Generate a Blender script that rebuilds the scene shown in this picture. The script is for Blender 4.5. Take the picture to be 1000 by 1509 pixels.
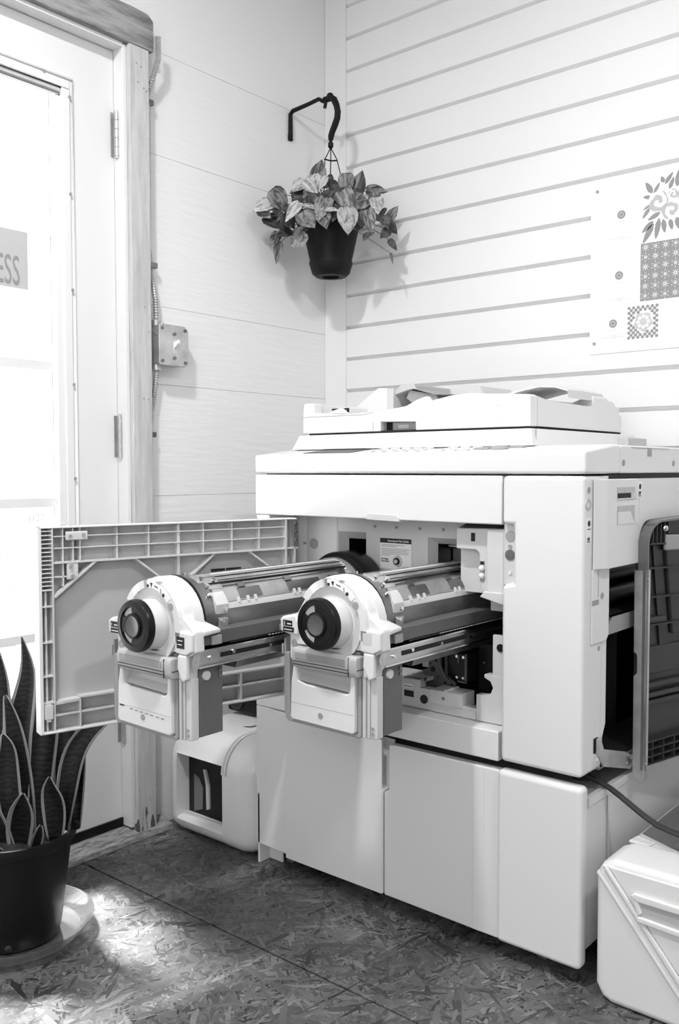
import bpy, bmesh, math, random
from mathutils import Vector, Matrix
PI = math.pi
for o in list(bpy.data.objects): bpy.data.objects.remove(o)
SC = bpy.context.scene
COL = SC.collection

# ------------------------------------------------------------------ camera, world, light, exposure
W_PX, F_PX = 1000, 1333.5
cam_d = bpy.data.cameras.new('camera'); cam = bpy.data.objects.new('camera', cam_d); COL.objects.link(cam)
cam_d.sensor_fit = 'HORIZONTAL'; cam_d.sensor_width = 36.0; cam_d.lens = 36.0 * F_PX / W_PX
cam_d.clip_start = 0.05
cam.location = (1.906, -2.220, 0.95)
cam.rotation_mode = 'XYZ'
_R = Matrix.Rotation(math.radians(40.02), 4, 'Z') @ Matrix.Rotation(math.radians(90 - 2.706), 4, 'X') @ Matrix.Rotation(math.radians(-0.046), 4, 'Z')
cam.rotation_euler = _R.to_euler()
SC.camera = cam

world = bpy.data.worlds.new('sky'); SC.world = world; world.use_nodes = True
bg = world.node_tree.nodes['Background']
bg.inputs[0].default_value = (1, 1, 1, 1); bg.inputs[1].default_value = 2.1

def area(name, loc, size, power, rot=(0, 0, 0), shape='DISK', size_y=None):
    l = bpy.data.lights.new(name, 'AREA'); l.shape = shape; l.size = size; l.energy = power
    if size_y: l.size_y = size_y
    o = bpy.data.objects.new(name, l); o.location = loc; o.rotation_euler = rot; COL.objects.link(o); return o
area('ceiling_lamp', (0.85, -1.80, 2.50), 0.14, 33)
area('ceiling_lamp', (2.40, -1.30, 2.50), 0.14, 21)
area('added_fill_light', (2.3, -3.55, 1.45), 2.6, 33, (math.radians(90), 0, 0), 'RECTANGLE', 1.5)  # soft fill added behind the camera; no window opening is built there
sun_d = bpy.data.lights.new('sun', 'SUN'); sun_d.energy = 30.0; sun_d.angle = math.radians(9)
sun = bpy.data.objects.new('sun', sun_d); COL.objects.link(sun)
sun.rotation_euler = Vector((-0.62, 0.10, 0.95)).to_track_quat('Z', 'Y').to_euler()

SC.view_settings.view_transform = 'Standard'; SC.view_settings.look = 'None'
SC.view_settings.gamma = 1.0; SC.view_settings.use_curve_mapping = False
SC.view_settings.exposure = 0.0

# ------------------------------------------------------------------ materials (all procedural, all grey)
def g3(v): return (v, v, v, 1)
def mat(name, v, rough=0.5, metal=0.0, bump=0.0, bscale=40, var=0.0, vscale=6, stretch=(1, 1, 1), spec=0.5, alpha=1.0, trans=0.0, coat=0.0):
    m = bpy.data.materials.new(name); m.use_nodes = True
    nt = m.node_tree; b = nt.nodes['Principled BSDF']
    b.inputs['Base Color'].default_value = g3(v); b.inputs['Roughness'].default_value = rough
    b.inputs['Metallic'].default_value = metal; b.inputs['Specular IOR Level'].default_value = spec
    b.inputs['Alpha'].default_value = alpha; b.inputs['Transmission Weight'].default_value = trans
    b.inputs['Coat Weight'].default_value = coat
    tc = nt.nodes.new('ShaderNodeTexCoord'); mp = nt.nodes.new('ShaderNodeMapping'); mp.inputs['Scale'].default_value = stretch
    nt.links.new(tc.outputs['Object'], mp.inputs['Vector'])
    if var > 0:
        n = nt.nodes.new('ShaderNodeTexNoise'); n.inputs['Scale'].default_value = vscale; n.inputs['Detail'].default_value = 6
        r = nt.nodes.new('ShaderNodeMapRange'); r.inputs[1].default_value = 0.3; r.inputs[2].default_value = 0.7
        r.inputs[3].default_value = max(v - var, 0.0); r.inputs[4].default_value = min(v + var, 0.95)
        nt.links.new(mp.outputs[0], n.inputs['Vector']); nt.links.new(n.outputs['Fac'], r.inputs[0]); nt.links.new(r.outputs[0], b.inputs['Base Color'])
    if bump > 0:
        n = nt.nodes.new('ShaderNodeTexNoise'); n.inputs['Scale'].default_value = bscale; n.inputs['Detail'].default_value = 4
        u = nt.nodes.new('ShaderNodeBump'); u.inputs['Strength'].default_value = bump; u.inputs['Distance'].default_value = 0.004
        nt.links.new(mp.outputs[0], n.inputs['Vector']); nt.links.new(n.outputs['Fac'], u.inputs['Height']); nt.links.new(u.outputs[0], b.inputs['Normal'])
    return m

def osb_material():
    m = bpy.data.materials.new('osb_sheet'); m.use_nodes = True
    nt = m.node_tree; L = nt.links; b = nt.nodes['Principled BSDF']
    tc = nt.nodes.new('ShaderNodeTexCoord')
    tone = None; key = None
    for k, (ang, sx, sy) in enumerate([(8, 14, 95), (52, 19, 105), (97, 16, 90), (140, 13, 80), (28, 24, 130), (118, 42, 170), (75, 36, 160), (160, 40, 190), (33, 60, 240), (105, 55, 220)]):
        mp = nt.nodes.new('ShaderNodeMapping'); mp.inputs['Rotation'].default_value = (0, 0, math.radians(ang))
        mp2 = nt.nodes.new('ShaderNodeMapping'); mp2.inputs['Scale'].default_value = (sx, sy, 1); mp2.inputs['Location'].default_value = (k * 3.7, k * 5.1, 0)
        L.new(tc.outputs['Object'], mp.inputs[0]); L.new(mp.outputs[0], mp2.inputs[0])
        nz = nt.nodes.new('ShaderNodeTexNoise'); nz.inputs['Scale'].default_value = 0.9; L.new(mp2.outputs[0], nz.inputs['Vector'])
        ad = nt.nodes.new('ShaderNodeMixRGB'); ad.blend_type = 'ADD'; ad.inputs[0].default_value = 1.6
        L.new(mp2.outputs[0], ad.inputs[1]); L.new(nz.outputs['Color'], ad.inputs[2])
        v = nt.nodes.new('ShaderNodeTexVoronoi'); v.voronoi_dimensions = '2D'; v.feature = 'F1'; v.inputs['Scale'].default_value = 1.0
        L.new(ad.outputs[0], v.inputs['Vector'])
        s = nt.nodes.new('ShaderNodeSeparateColor'); L.new(v.outputs['Color'], s.inputs[0])
        if tone is None: tone, key = s.outputs[0], s.outputs[1]
        else:
            gt = nt.nodes.new('ShaderNodeMath'); gt.operation = 'GREATER_THAN'; L.new(s.outputs[1], gt.inputs[0]); L.new(key, gt.inputs[1])
            mx = nt.nodes.new('ShaderNodeMix'); L.new(gt.outputs[0], mx.inputs[0]); L.new(tone, mx.inputs[2]); L.new(s.outputs[0], mx.inputs[3])
            km = nt.nodes.new('ShaderNodeMath'); km.operation = 'MAXIMUM'; L.new(s.outputs[1], km.inputs[0]); L.new(key, km.inputs[1])
            tone, key = mx.outputs[0], km.outputs[0]
    gr = nt.nodes.new('ShaderNodeTexNoise'); gr.inputs['Scale'].default_value = 5; gr.inputs['Detail'].default_value = 8; L.new(tc.outputs['Object'], gr.inputs['Vector'])
    r = nt.nodes.new('ShaderNodeValToRGB'); L.new(tone, r.inputs[0])
    e = r.color_ramp.elements; e[0].position = 0.0; e[0].color = g3(0.022); e[1].position = 1.0; e[1].color = g3(0.21)
    x = e.new(0.10); x.color = g3(0.060); x = e.new(0.30); x.color = g3(0.095); x = e.new(0.8); x.color = g3(0.135)
    mu = nt.nodes.new('ShaderNodeMixRGB'); mu.blend_type = 'MULTIPLY'; mu.inputs[0].default_value = 1.0
    mr = nt.nodes.new('ShaderNodeMapRange'); mr.inputs[1].default_value = 0.35; mr.inputs[2].default_value = 0.65; mr.inputs[3].default_value = 0.55; mr.inputs[4].default_value = 1.15
    L.new(gr.outputs['Fac'], mr.inputs[0]); L.new(r.outputs[0], mu.inputs[1]); L.new(mr.outputs[0], mu.inputs[2]); L.new(mu.outputs[0], b.inputs['Base Color'])
    bu = nt.nodes.new('ShaderNodeBump'); bu.inputs['Strength'].default_value = 0.35; bu.inputs['Distance'].default_value = 0.002
    L.new(tone, bu.inputs['Height']); L.new(bu.outputs[0], b.inputs['Normal'])
    b.inputs['Roughness'].default_value = 0.42
    return m

def leaf_material(name, dark, light, thr):
    m = bpy.data.materials.new(name); m.use_nodes = True; nt = m.node_tree; L = nt.links; b = nt.nodes['Principled BSDF']
    tc = nt.nodes.new('ShaderNodeTexCoord'); oi = nt.nodes.new('ShaderNodeObjectInfo')
    mp = nt.nodes.new('ShaderNodeMapping'); mp.inputs['Scale'].default_value = (1.8, 4.5, 3)
    cmb = nt.nodes.new('ShaderNodeVectorMath'); cmb.operation = 'ADD'
    sc = nt.nodes.new('ShaderNodeMath'); sc.operation = 'MULTIPLY'; sc.inputs[1].default_value = 37.0
    L.new(oi.outputs['Random'], sc.inputs[0]); L.new(tc.outputs['Generated'], mp.inputs[0]); L.new(mp.outputs[0], cmb.inputs[0]); L.new(sc.outputs[0], cmb.inputs[1])
    n = nt.nodes.new('ShaderNodeTexNoise'); n.inputs['Scale'].default_value = 1.1; n.inputs['Detail'].default_value = 7; n.inputs['Distortion'].default_value = 0.8; L.new(cmb.outputs[0], n.inputs['Vector'])
    r = nt.nodes.new('ShaderNodeValToRGB'); L.new(n.outputs['Fac'], r.inputs[0]); e = r.color_ramp.elements
    e[0].position = thr - 0.10; e[0].color = g3(dark); e[1].position = thr + 0.12; e[1].color = g3(light)
    L.new(r.outputs[0], b.inputs['Base Color']); b.inputs['Roughness'].default_value = 0.38
    return m

def snake_material():
    m = bpy.data.materials.new('snake_leaf'); m.use_nodes = True; nt = m.node_tree; L = nt.links; b = nt.nodes['Principled BSDF']
    tc = nt.nodes.new('ShaderNodeTexCoord')
    w = nt.nodes.new('ShaderNodeTexWave'); w.bands_direction = 'Z'; w.inputs['Scale'].default_value = 28; w.inputs['Distortion'].default_value = 7; w.inputs['Detail'].default_value = 3; w.inputs['Detail Scale'].default_value = 2
    L.new(tc.outputs['Object'], w.inputs['Vector'])
    r = nt.nodes.new('ShaderNodeValToRGB'); L.new(w.outputs['Fac'], r.inputs[0]); e = r.color_ramp.elements
    e[0].color = g3(0.006); e[1].color = g3(0.020); e[0].position = 0.25; e[1].position = 0.9
    L.new(r.outputs[0], b.inputs['Base Color']); b.inputs['Roughness'].default_value = 0.45
    return m

def weathered(name, lo, hi, axis=(6, 6, 1), peel=False):
    m = bpy.data.materials.new(name); m.use_nodes = True; nt = m.node_tree; L = nt.links; b = nt.nodes['Principled BSDF']
    tc = nt.nodes.new('ShaderNodeTexCoord'); mp = nt.nodes.new('ShaderNodeMapping'); mp.inputs['Scale'].default_value = axis; L.new(tc.outputs['Object'], mp.inputs[0])
    n = nt.nodes.new('ShaderNodeTexNoise'); n.inputs['Scale'].default_value = 7; n.inputs['Detail'].default_value = 9; n.inputs['Roughness'].default_value = 0.65; L.new(mp.outputs[0], n.inputs['Vector'])
    r = nt.nodes.new('ShaderNodeValToRGB'); L.new(n.outputs['Fac'], r.inputs[0]); e = r.color_ramp.elements
    e[0].position = 0.30; e[0].color = g3(lo); e[1].position = 0.60; e[1].color = g3(hi)
    L.new(r.outputs[0], b.inputs['Base Color']); b.inputs['Roughness'].default_value = 0.8
    if peel:                                                     # bare dark wood where the paint has flaked off at the foot of the board
        sx = nt.nodes.new('ShaderNodeSeparateXYZ'); L.new(tc.outputs['Object'], sx.inputs[0])
        m2 = nt.nodes.new('ShaderNodeMapping'); m2.inputs['Scale'].default_value = (60, 60, 14); L.new(tc.outputs['Object'], m2.inputs[0])
        n2 = nt.nodes.new('ShaderNodeTexNoise'); n2.inputs['Scale'].default_value = 1.6; n2.inputs['Detail'].default_value = 6; L.new(m2.outputs[0], n2.inputs['Vector'])
        mz = nt.nodes.new('ShaderNodeMapRange'); mz.inputs[1].default_value = 0.0; mz.inputs[2].default_value = 0.22; mz.inputs[3].default_value = 0.50; mz.inputs[4].default_value = 0.78; L.new(sx.outputs[2], mz.inputs[0])
        g_ = nt.nodes.new('ShaderNodeMath'); g_.operation = 'GREATER_THAN'; L.new(n2.outputs['Fac'], g_.inputs[0]); L.new(mz.outputs[0], g_.inputs[1])
        mm = nt.nodes.new('ShaderNodeMixRGB'); mm.inputs[2].default_value = g3(0.10); L.new(g_.outputs[0], mm.inputs[0]); L.new(r.outputs[0], mm.inputs[1]); L.new(mm.outputs[0], b.inputs['Base Color'])
    bu = nt.nodes.new('ShaderNodeBump'); bu.inputs['Strength'].default_value = 0.5; bu.inputs['Distance'].default_value = 0.003; L.new(n.outputs['Fac'], bu.inputs['Height']); L.new(bu.outputs[0], b.inputs['Normal'])
    return m

M = {}
M['wall'] = mat('wall_paint', 0.86, 0.6, bump=0.35, bscale=9, stretch=(1, 1, 9))
M['backroom'] = mat('plain_wall_paint', 0.55, 0.8, bump=0.1)
M['siding'] = mat('siding_paint', 0.85, 0.5, bump=0.12, bscale=10, stretch=(1, 1, 6))
M['ceiling'] = mat('ceiling_paint', 0.7, 0.8, bump=0.1)
M['gap'] = mat('dark_gap', 0.03, 0.9)
M['door'] = mat('door_paint', 0.80, 0.4, bump=0.04)
M['white'] = mat('white_plastic', 0.76, 0.32, bump=0.03, bscale=600)
M['white2'] = mat('warm_white_plastic', 0.68, 0.38, bump=0.03, bscale=600)
M['grey'] = mat('grey_plastic', 0.50, 0.45, bump=0.04, bscale=500)
M['midgrey'] = mat('mid_grey_plastic', 0.33, 0.45, bump=0.04, bscale=500)
M['rimgrey'] = mat('smoked_rim', 0.16, 0.4)
M['traygrey'] = mat('feeder_grey_plastic', 0.56, 0.45)
M['plate'] = mat('grey_painted_steel', 0.115, 0.4, var=0.03, vscale=4)
M['lgrey'] = mat('light_grey_plastic', 0.62, 0.4)
M['rib'] = mat('door_inner_plastic', 0.47, 0.5)
M['black'] = mat('black_plastic', 0.007, 0.33, spec=0.28)
M['hub'] = mat('dark_wheel_hub', 0.10, 0.35)
M['matt'] = mat('matt_black', 0.006, 0.7)
M['rubber'] = mat('black_rubber', 0.02, 0.5)
M['steel'] = mat('brushed_steel', 0.55, 0.28, metal=1.0, var=0.12, vscale=12, stretch=(1, 0.15, 1))
M['darksteel'] = mat('dark_steel', 0.22, 0.32, metal=0.9, var=0.08, vscale=9)
M['mesh'] = mat('drum_screen', 0.24, 0.35, metal=0.5, var=0.10, vscale=16, stretch=(1, 0.3, 1))
M['mesh2'] = mat('drum_clamp_plate', 0.42, 0.3, metal=0.55, var=0.16, vscale=14)
M['pale'] = mat('pale_drum_strip', 0.66, 0.4)
M['galv'] = mat('galvanised_steel', 0.55, 0.35, metal=0.7, var=0.10, vscale=25)
M['chrome'] = mat('chrome', 0.75, 0.12, metal=1.0)
M['smoke'] = mat('smoked_plastic', 0.032, 0.35, bump=0.02, spec=0.25)
M['smoke2'] = mat('smoked_plastic_dark', 0.014, 0.3, spec=0.3)
M['osb'] = osb_material()
M['beam'] = weathered('weathered_beam', 0.12, 0.38, (5, 1, 8))
M['board'] = weathered('weathered_white_board', 0.45, 0.62, (9, 9, 0.9), True)
M['worn'] = weathered('peeling_sill', 0.07, 0.36, (14, 4, 20))
M['print'] = mat('grey_print', 0.30, 0.8)
M['print2'] = mat('light_grey_print', 0.52, 0.8)
M['faint'] = mat('faint_print', 0.58, 0.8)
M['ink'] = mat('black_print', 0.015, 0.6)
M['paper'] = mat('paper', 0.88, 0.7)
M['paper2'] = mat('poster_paper', 0.86, 0.7, bump=0.05, bscale=3)
M['pot'] = mat('black_plant_pot', 0.006, 0.5, spec=0.22, bump=0.1, bscale=60)
M['soil'] = mat('potting_soil', 0.02, 0.95, bump=1.0, bscale=120, var=0.015, vscale=60)
M['saucer'] = mat('clear_plastic_saucer', 0.85, 0.10, trans=0.93)
M['iron'] = mat('black_iron', 0.005, 0.5, spec=0.25)
M['vine'] = mat('vine_stem', 0.25, 0.6)
M['pothosA'] = leaf_material('pothos_leaf', 0.05, 0.27, 0.50)
M['pothosB'] = leaf_material('pale_pothos_leaf', 0.15, 0.55, 0.44)
M['pothosC'] = leaf_material('dark_pothos_leaf', 0.028, 0.10, 0.55)
M['snake'] = snake_material()
M['margin'] = mat('snake_leaf_margin', 0.30, 0.5)
M['shrub'] = mat('outdoor_shrub', 0.5, 0.7, var=0.08, vscale=20)
M['ground'] = mat('pale_ground', 0.6, 0.9, var=0.08, vscale=3)
M['stucco'] = mat('neighbour_wall', 0.75, 0.9, bump=0.2)
M['toggle'] = mat('white_switch', 0.9, 0.3)
M['window'] = mat('smoked_window', 0.5, 0.08, trans=0.85); M['window'].node_tree.nodes['Principled BSDF'].inputs['Base Color'].default_value = g3(0.35)
def glass_material():
    m = bpy.data.materials.new('door_glass'); m.use_nodes = True; nt = m.node_tree
    for n in list(nt.nodes): nt.nodes.remove(n)
    o = nt.nodes.new('ShaderNodeOutputMaterial'); t = nt.nodes.new('ShaderNodeBsdfTransparent'); gl = nt.nodes.new('ShaderNodeBsdfGlossy'); gl.inputs['Roughness'].default_value = 0.02
    fr = nt.nodes.new('ShaderNodeLayerWeight'); fr.inputs[0].default_value = 0.12; mx = nt.nodes.new('ShaderNodeMixShader')
    t.inputs[0].default_value = g3(0.95)
    nt.links.new(fr.outputs['Fresnel'], mx.inputs[0]); nt.links.new(t.outputs[0], mx.inputs[1]); nt.links.new(gl.outputs[0], mx.inputs[2]); nt.links.new(mx.outputs[0], o.inputs[0])
    return m
M['glass'] = glass_material()

# ------------------------------------------------------------------ geometry helpers
class B:
    def __init__(s): s.bm = bmesh.new()
    def poly(s, vs, fs, mi=0):
        v = [s.bm.verts.new(p) for p in vs]
        for f in fs:
            try: s.bm.faces.new([v[i] for i in f]).material_index = mi
            except ValueError: pass
        return s
    def box(s, x0, x1, y0, y1, z0, z1, mi=0):
        vs = [(x, y, z) for x in (x0, x1) for y in (y0, y1) for z in (z0, z1)]
        return s.poly(vs, [(0, 1, 3, 2), (4, 6, 7, 5), (0, 4, 5, 1), (2, 3, 7, 6), (0, 2, 6, 4), (1, 5, 7, 3)], mi)
    def prism(s, pts, ax, a0, a1, mi=0):
        def P(p, a): return (a, p[0], p[1]) if ax == 'x' else (p[0], a, p[1]) if ax == 'y' else (p[0], p[1], a)
        n = len(pts); vs = [P(p, a0) for p in pts] + [P(p, a1) for p in pts]
        return s.poly(vs, [tuple(range(n)), tuple(range(2 * n - 1, n - 1, -1))] + [(i, (i + 1) % n, n + (i + 1) % n, n + i) for i in range(n)], mi)
    def loft(s, rings, cap=True, mi=0, closed=False):
        n = len(rings[0]); vs = [p for r in rings for p in r]; fs = []
        m = len(rings)
        for k in range(m if closed else m - 1):
            k2 = (k + 1) % m
            for i in range(n): fs.append((k * n + i, k * n + (i + 1) % n, k2 * n + (i + 1) % n, k2 * n + i))
        if cap and not closed: fs += [tuple(range(n - 1, -1, -1)), tuple(range((m - 1) * n, m * n))]
        return s.poly(vs, fs, mi)
    def tube(s, pts, r, n=8, mi=0):
        pts = [Vector(p) for p in pts]; rs = r if isinstance(r, (list, tuple)) else [r] * len(pts); rings = []; up = None
        for i, p in enumerate(pts):
            d = (pts[min(i + 1, len(pts) - 1)] - pts[max(i - 1, 0)]).normalized()
            if up is None: up = Vector((0, 0, 1)) if abs(d.z) < 0.9 else Vector((1, 0, 0))
            a = d.cross(up).normalized(); b2 = a.cross(d).normalized(); up = b2
            rings.append([tuple(p + a * math.cos(t) * rs[i] + b2 * math.sin(t) * rs[i]) for t in [2 * PI * k / n for k in range(n)]])
        return s.loft(rings, True, mi)
    def lathe(s, prof, c, ax='z', n=32, mi=0, a0=0, a1=2 * PI):
        full = abs(a1 - a0 - 2 * PI) < 1e-6; rings = []; K = n if full else n + 1
        for k in range(K):
            t = a0 + (a1 - a0) * k / n
            ct, st = math.cos(t), math.sin(t); ring = []
            for r, h in prof:
                r = max(r, 1e-4)
                ring.append((c[0] + r * ct, c[1] + r * st, c[2] + h) if ax == 'z' else (c[0] + r * ct, c[1] + h, c[2] + r * st) if ax == 'y' else (c[0] + h, c[1] + r * ct, c[2] + r * st))
            rings.append(ring)
        return s.loft(rings, not full, mi, closed=full)
    def cyl(s, p0, p1, r, n=16, mi=0): return s.tube([p0, p1], r, n, mi)
    def sphere(s, c, r, n=8, mi=0):
        return s.lathe([(r * math.sin(PI * k / n), -r * math.cos(PI * k / n)) for k in range(n + 1)], c, 'z', n * 2, mi)

def rootof(o):
    while o.parent: o = o.parent
    return o
def part(name, b, m, parent=None, bevel=0, seg=2, smooth=False, label=None, kind=None):
    bm = b.bm
    bmesh.ops.remove_doubles(bm, verts=bm.verts, dist=1e-6)
    bmesh.ops.recalc_face_normals(bm, faces=bm.faces)
    if parent:
        r = rootof(parent); bmesh.ops.translate(bm, verts=bm.verts, vec=-r.location)
    me = bpy.data.meshes.new(name); bm.to_mesh(me); bm.free()
    for mm in (m if isinstance(m, (list, tuple)) else [m]): me.materials.append(M[mm])
    o = bpy.data.objects.new(name, me); COL.objects.link(o)
    if parent: o.parent = parent
    if smooth:
        for p in me.polygons: p.use_smooth = True
        me.set_sharp_from_angle(angle=math.radians(35))
    if bevel:
        bv = o.modifiers.new('bevel', 'BEVEL'); bv.width = bevel; bv.segments = seg; bv.limit_method = 'ANGLE'; bv.angle_limit = math.radians(40)
        for p in me.polygons: p.use_smooth = True
        wn = o.modifiers.new('normals', 'WEIGHTED_NORMAL'); wn.keep_sharp = True
    if label: o['label'] = label
    if kind: o['kind'] = kind
    return o
def thing(name, loc, label, cat, group=None):
    o = bpy.data.objects.new(name, None); o.empty_display_size = 0.05; COL.objects.link(o); o.location = loc
    o['label'] = label; o['category'] = cat
    if group: o['group'] = group
    return o
def struct(name, loc=(0, 0, 0)):
    o = bpy.data.objects.new(name, None); o.empty_display_size = 0.05; COL.objects.link(o); o.location = loc; o['kind'] = 'structure'; return o
def tag(o, label, cat, group=None):
    o['label'] = label; o['category'] = cat
    if group: o['group'] = group
    return o
def copy_tree(o, parent=None):
    c = o.copy(); COL.objects.link(c); c.parent = parent
    for ch in [x for x in bpy.data.objects if x.parent == o]: copy_tree(ch, c)
    return c
FACE_Y = Matrix.Rotation(PI / 2, 4, 'X')                                  # text readable from -y
FACE_X = Matrix.Rotation(PI / 2, 4, 'Z') @ Matrix.Rotation(PI / 2, 4, 'X')  # text readable from +x
def text(name, s, size, loc, face, m, parent, sx=1.0, ext=0.0003, rot=0.0):
    cu = bpy.data.curves.new('t', 'FONT'); cu.body = s; cu.size = size; cu.extrude = ext; cu.align_x = 'LEFT'; cu.resolution_u = 3
    t = bpy.data.objects.new('t', cu); COL.objects.link(t)
    bpy.context.view_layer.update()
    me = bpy.data.meshes.new_from_object(t.evaluated_get(bpy.context.evaluated_depsgraph_get()))
    bpy.data.objects.remove(t); bpy.data.curves.remove(cu)
    off = rootof(parent).location if parent else Vector((0, 0, 0))
    me.transform(Matrix.Translation(Vector(loc) - off) @ face @ Matrix.Rotation(rot, 4, 'Z') @ Matrix.Diagonal((sx, 1, 1, 1)))
    me.materials.clear(); me.materials.append(M[m])
    o = bpy.data.objects.new(name, me); COL.objects.link(o)
    if parent: o.parent = parent
    return o

# ================================================================== SETTING
# floor: OSB sheets with an open joint
fl = struct('floor')
part('subfloor', B().box(-0.06, 4.2, -3.6, 0.02, -0.06, -0.018), 'gap', fl)
ys = [(-0.975, 0.0), (-2.194, -0.979), (-3.62, -2.198)]
for i, (a, b_) in enumerate(ys):
    xs = [(0.0, 2.44), (2.444, 4.1)] if i != 1 else [(0.0, 1.55), (1.554, 4.1)]
    if i == 1: xs = [(0.0, 2.44), (2.444, 4.1)]
    for x0, x1 in xs: part('floor_panel', B().box(x0, x1, a, b_, -0.018, 0.0), 'osb', fl, bevel=0.0015)

# ceiling
ce = part('ceiling', B().box(-0.06, 4.16, -3.70, 0.05, 2.60, 2.66), 'ceiling'); ce['kind'] = 'structure'

wf = struct('wall_front'); part('plaster', B().box(-0.06, 4.16, -3.70, -3.62, -0.02, 2.62), 'backroom', wf)
wr = struct('wall_right'); part('plaster', B().box(4.10, 4.16, -3.62, 0.05, -0.02, 2.62), 'backroom', wr)
# left wall: wide painted boards
wl = struct('wall_left')
zs = [-0.02, 0.58, 0.88, 1.174, 1.378, 1.768, 2.033, 2.60]
for a, b_ in zip(zs[:-1], zs[1:]):
    part('wall_board', B().box(-0.02, 0.0, -0.755, 0.0, a + 0.0003, b_ - 0.0003), 'wall', wl, bevel=0.0006, seg=1)
part('wall_board', B().box(-0.02, 0.0, -3.62, -0.755, 2.033, 2.60), 'wall', wl)
part('wall_board', B().box(-0.02, 0.0, -3.62, -1.80, -0.02, 2.033), 'wall', wl)
part('backing', B().box(-0.06, -0.02, -0.78, 0.02, -0.02, 2.62).box(-0.06, -0.02, -3.62, -0.78, 2.07, 2.62).box(-0.06, -0.02, -3.62, -1.75, -0.02, 2.07), 'gap', wl)

# back wall: dutch lap siding, each board its own piece
wb = struct('wall_back')
part('backing', B().box(-0.06, 4.10, 0.0, 0.05, -0.02, 2.62), 'siding', wb)
STEP = 0.0981; Z0 = 1.191 - 12 * STEP
for k in range(27):
    z = Z0 + k * STEP
    if z > 2.60: break
    p = [(0.0, z), (-0.0030, z), (-0.0035, z + 0.0015), (-0.0185, z + 0.0105), (-0.0185, z + STEP - 0.0006), (0.0, z + STEP - 0.0006)]
    part('siding_board', B().prism(p, 'x', 0.086, 4.10), 'siding', wb, bevel=0.0008, seg=1)
t1 = part('trim_1', B().box(0.0005, 0.0855, -0.0215, 0.0, 0.0, 2.60), 'siding', bevel=0.0015); t1['kind'] = 'structure'

# door frame: beam on top, weathered board, jamb strip, threshold
t2 = part('trim_2', B().prism([(-0.728, 2.003), (-0.728, 2.078), (-0.745, 2.092), (-0.80, 2.094), (-0.95, 2.090), (-1.25, 2.098), (-1.80, 2.092), (-1.80, 2.001)], 'x', -0.02, 0.042), 'beam', bevel=0.003); t2['kind'] = 'structure'
t3 = struct('trim_3')
bd = part('jamb_board', B().box(-0.02, 0.040, -0.803, -0.742, 0.0, 2.003), 'board', t3, bevel=0.003)
part('jamb_strip', B().box(-0.05, 0.028, -0.8145, -0.8035, 0.03, 2.000), 'door', t3, bevel=0.001)
part('jamb_strip', B().box(-0.05, 0.028, -1.74, -0.8145, 1.992, 2.002), 'door', t3)
part('jamb_board', B().box(-0.02, 0.040, -1.80, -1.742, 0.0, 2.003), 'board', t3, bevel=0.003)
part('jamb_strip', B().box(-0.05, 0.028, -1.742, -1.732, 0.03, 2.000), 'door', t3)
nb = B()
for y, z in ((-0.768, 1.955), (-0.778, 1.915), (-0.760, 1.905), (-0.752, 1.90), (-0.765, 1.36), (-0.752, 1.30), (-0.77, 1.13), (-0.755, 1.128), (-0.782, 1.96)):
    nb.cyl((0.0395, y, z), (0.0408, y, z), 0.0024, 8)
part('nail_head', nb, 'midgrey', t3, kind='stuff')
t4 = part('trim_4', B().prism([(-0.05, 0.0), (0.055, 0.0), (0.052, 0.014), (0.010, 0.026), (-0.05, 0.028)], 'y', -1.76, -0.700), 'worn', bevel=0.002); t4['kind'] = 'structure'

# door leaf
d1 = struct('door_1', (-0.05, -0.815, 0.03))
YD0, YD1 = -1.728, -0.816
lf = B()
lf.box(-0.052, -0.010, -0.985, YD1, 0.046, 1.990).box(-0.052, -0.010, YD0, -1.560, 0.046, 1.990)
lf.box(-0.052, -0.010, -1.560, -0.985, 0.046, 0.32).box(-0.052, -0.010, -1.560, -0.985, 1.880, 1.990)
part('leaf', lf, 'door', d1, label='flat white door leaf')
fr = B()
fo = [(-1.61, 0.27), (-0.936, 0.27), (-0.936, 1.885), (-1.61, 1.885)]
def ring(y0, y1, z0, z1, w, xa, xb, b2):
    b2.box(xa, xb, y0, y1, z0, z0 + w).box(xa, xb, y0, y1, z1 - w, z1).box(xa, xb, y0, y0 + w, z0 + w, z1 - w).box(xa, xb, y1 - w, y1, z0 + w, z1 - w)
ring(-1.610, -0.936, 0.27, 1.887, 0.014, -0.010, -0.003, fr)
ring(-1.596, -0.950, 0.284, 1.873, 0.020, -0.010, 0.002, fr)
ring(-1.576, -0.970, 0.304, 1.853, 0.018, -0.012, -0.005, fr)
part('glazing_frame', fr, 'door', d1, bevel=0.002)
part('glass', B().box(-0.034, -0.031, -1.56, -0.985, 0.32, 1.88), 'glass', d1)
gb = B()
for z in (1.517, 1.196, 0.871, 0.55):
    gb.box(-0.030, -0.022, -1.56, -0.985, z - 0.011, z + 0.011)
for y in (-1.18, -1.37): gb.box(-0.0295, -0.0235, y - 0.009, y + 0.009, 0.32, 1.88)
part('glazing_bars', gb, 'door', d1)
for y, z in ((-1.017, 1.873), (-0.950, 1.835), (-0.951, 1.607), (-0.949, 1.381), (-0.949, 1.155), (-0.949, 0.928), (-1.30, 1.873), (-0.949, 0.70)):
    part('screw', B().cyl((0.001, y, z), (0.0038, y, z), 0.0038, 10), 'midgrey', d1)
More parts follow.
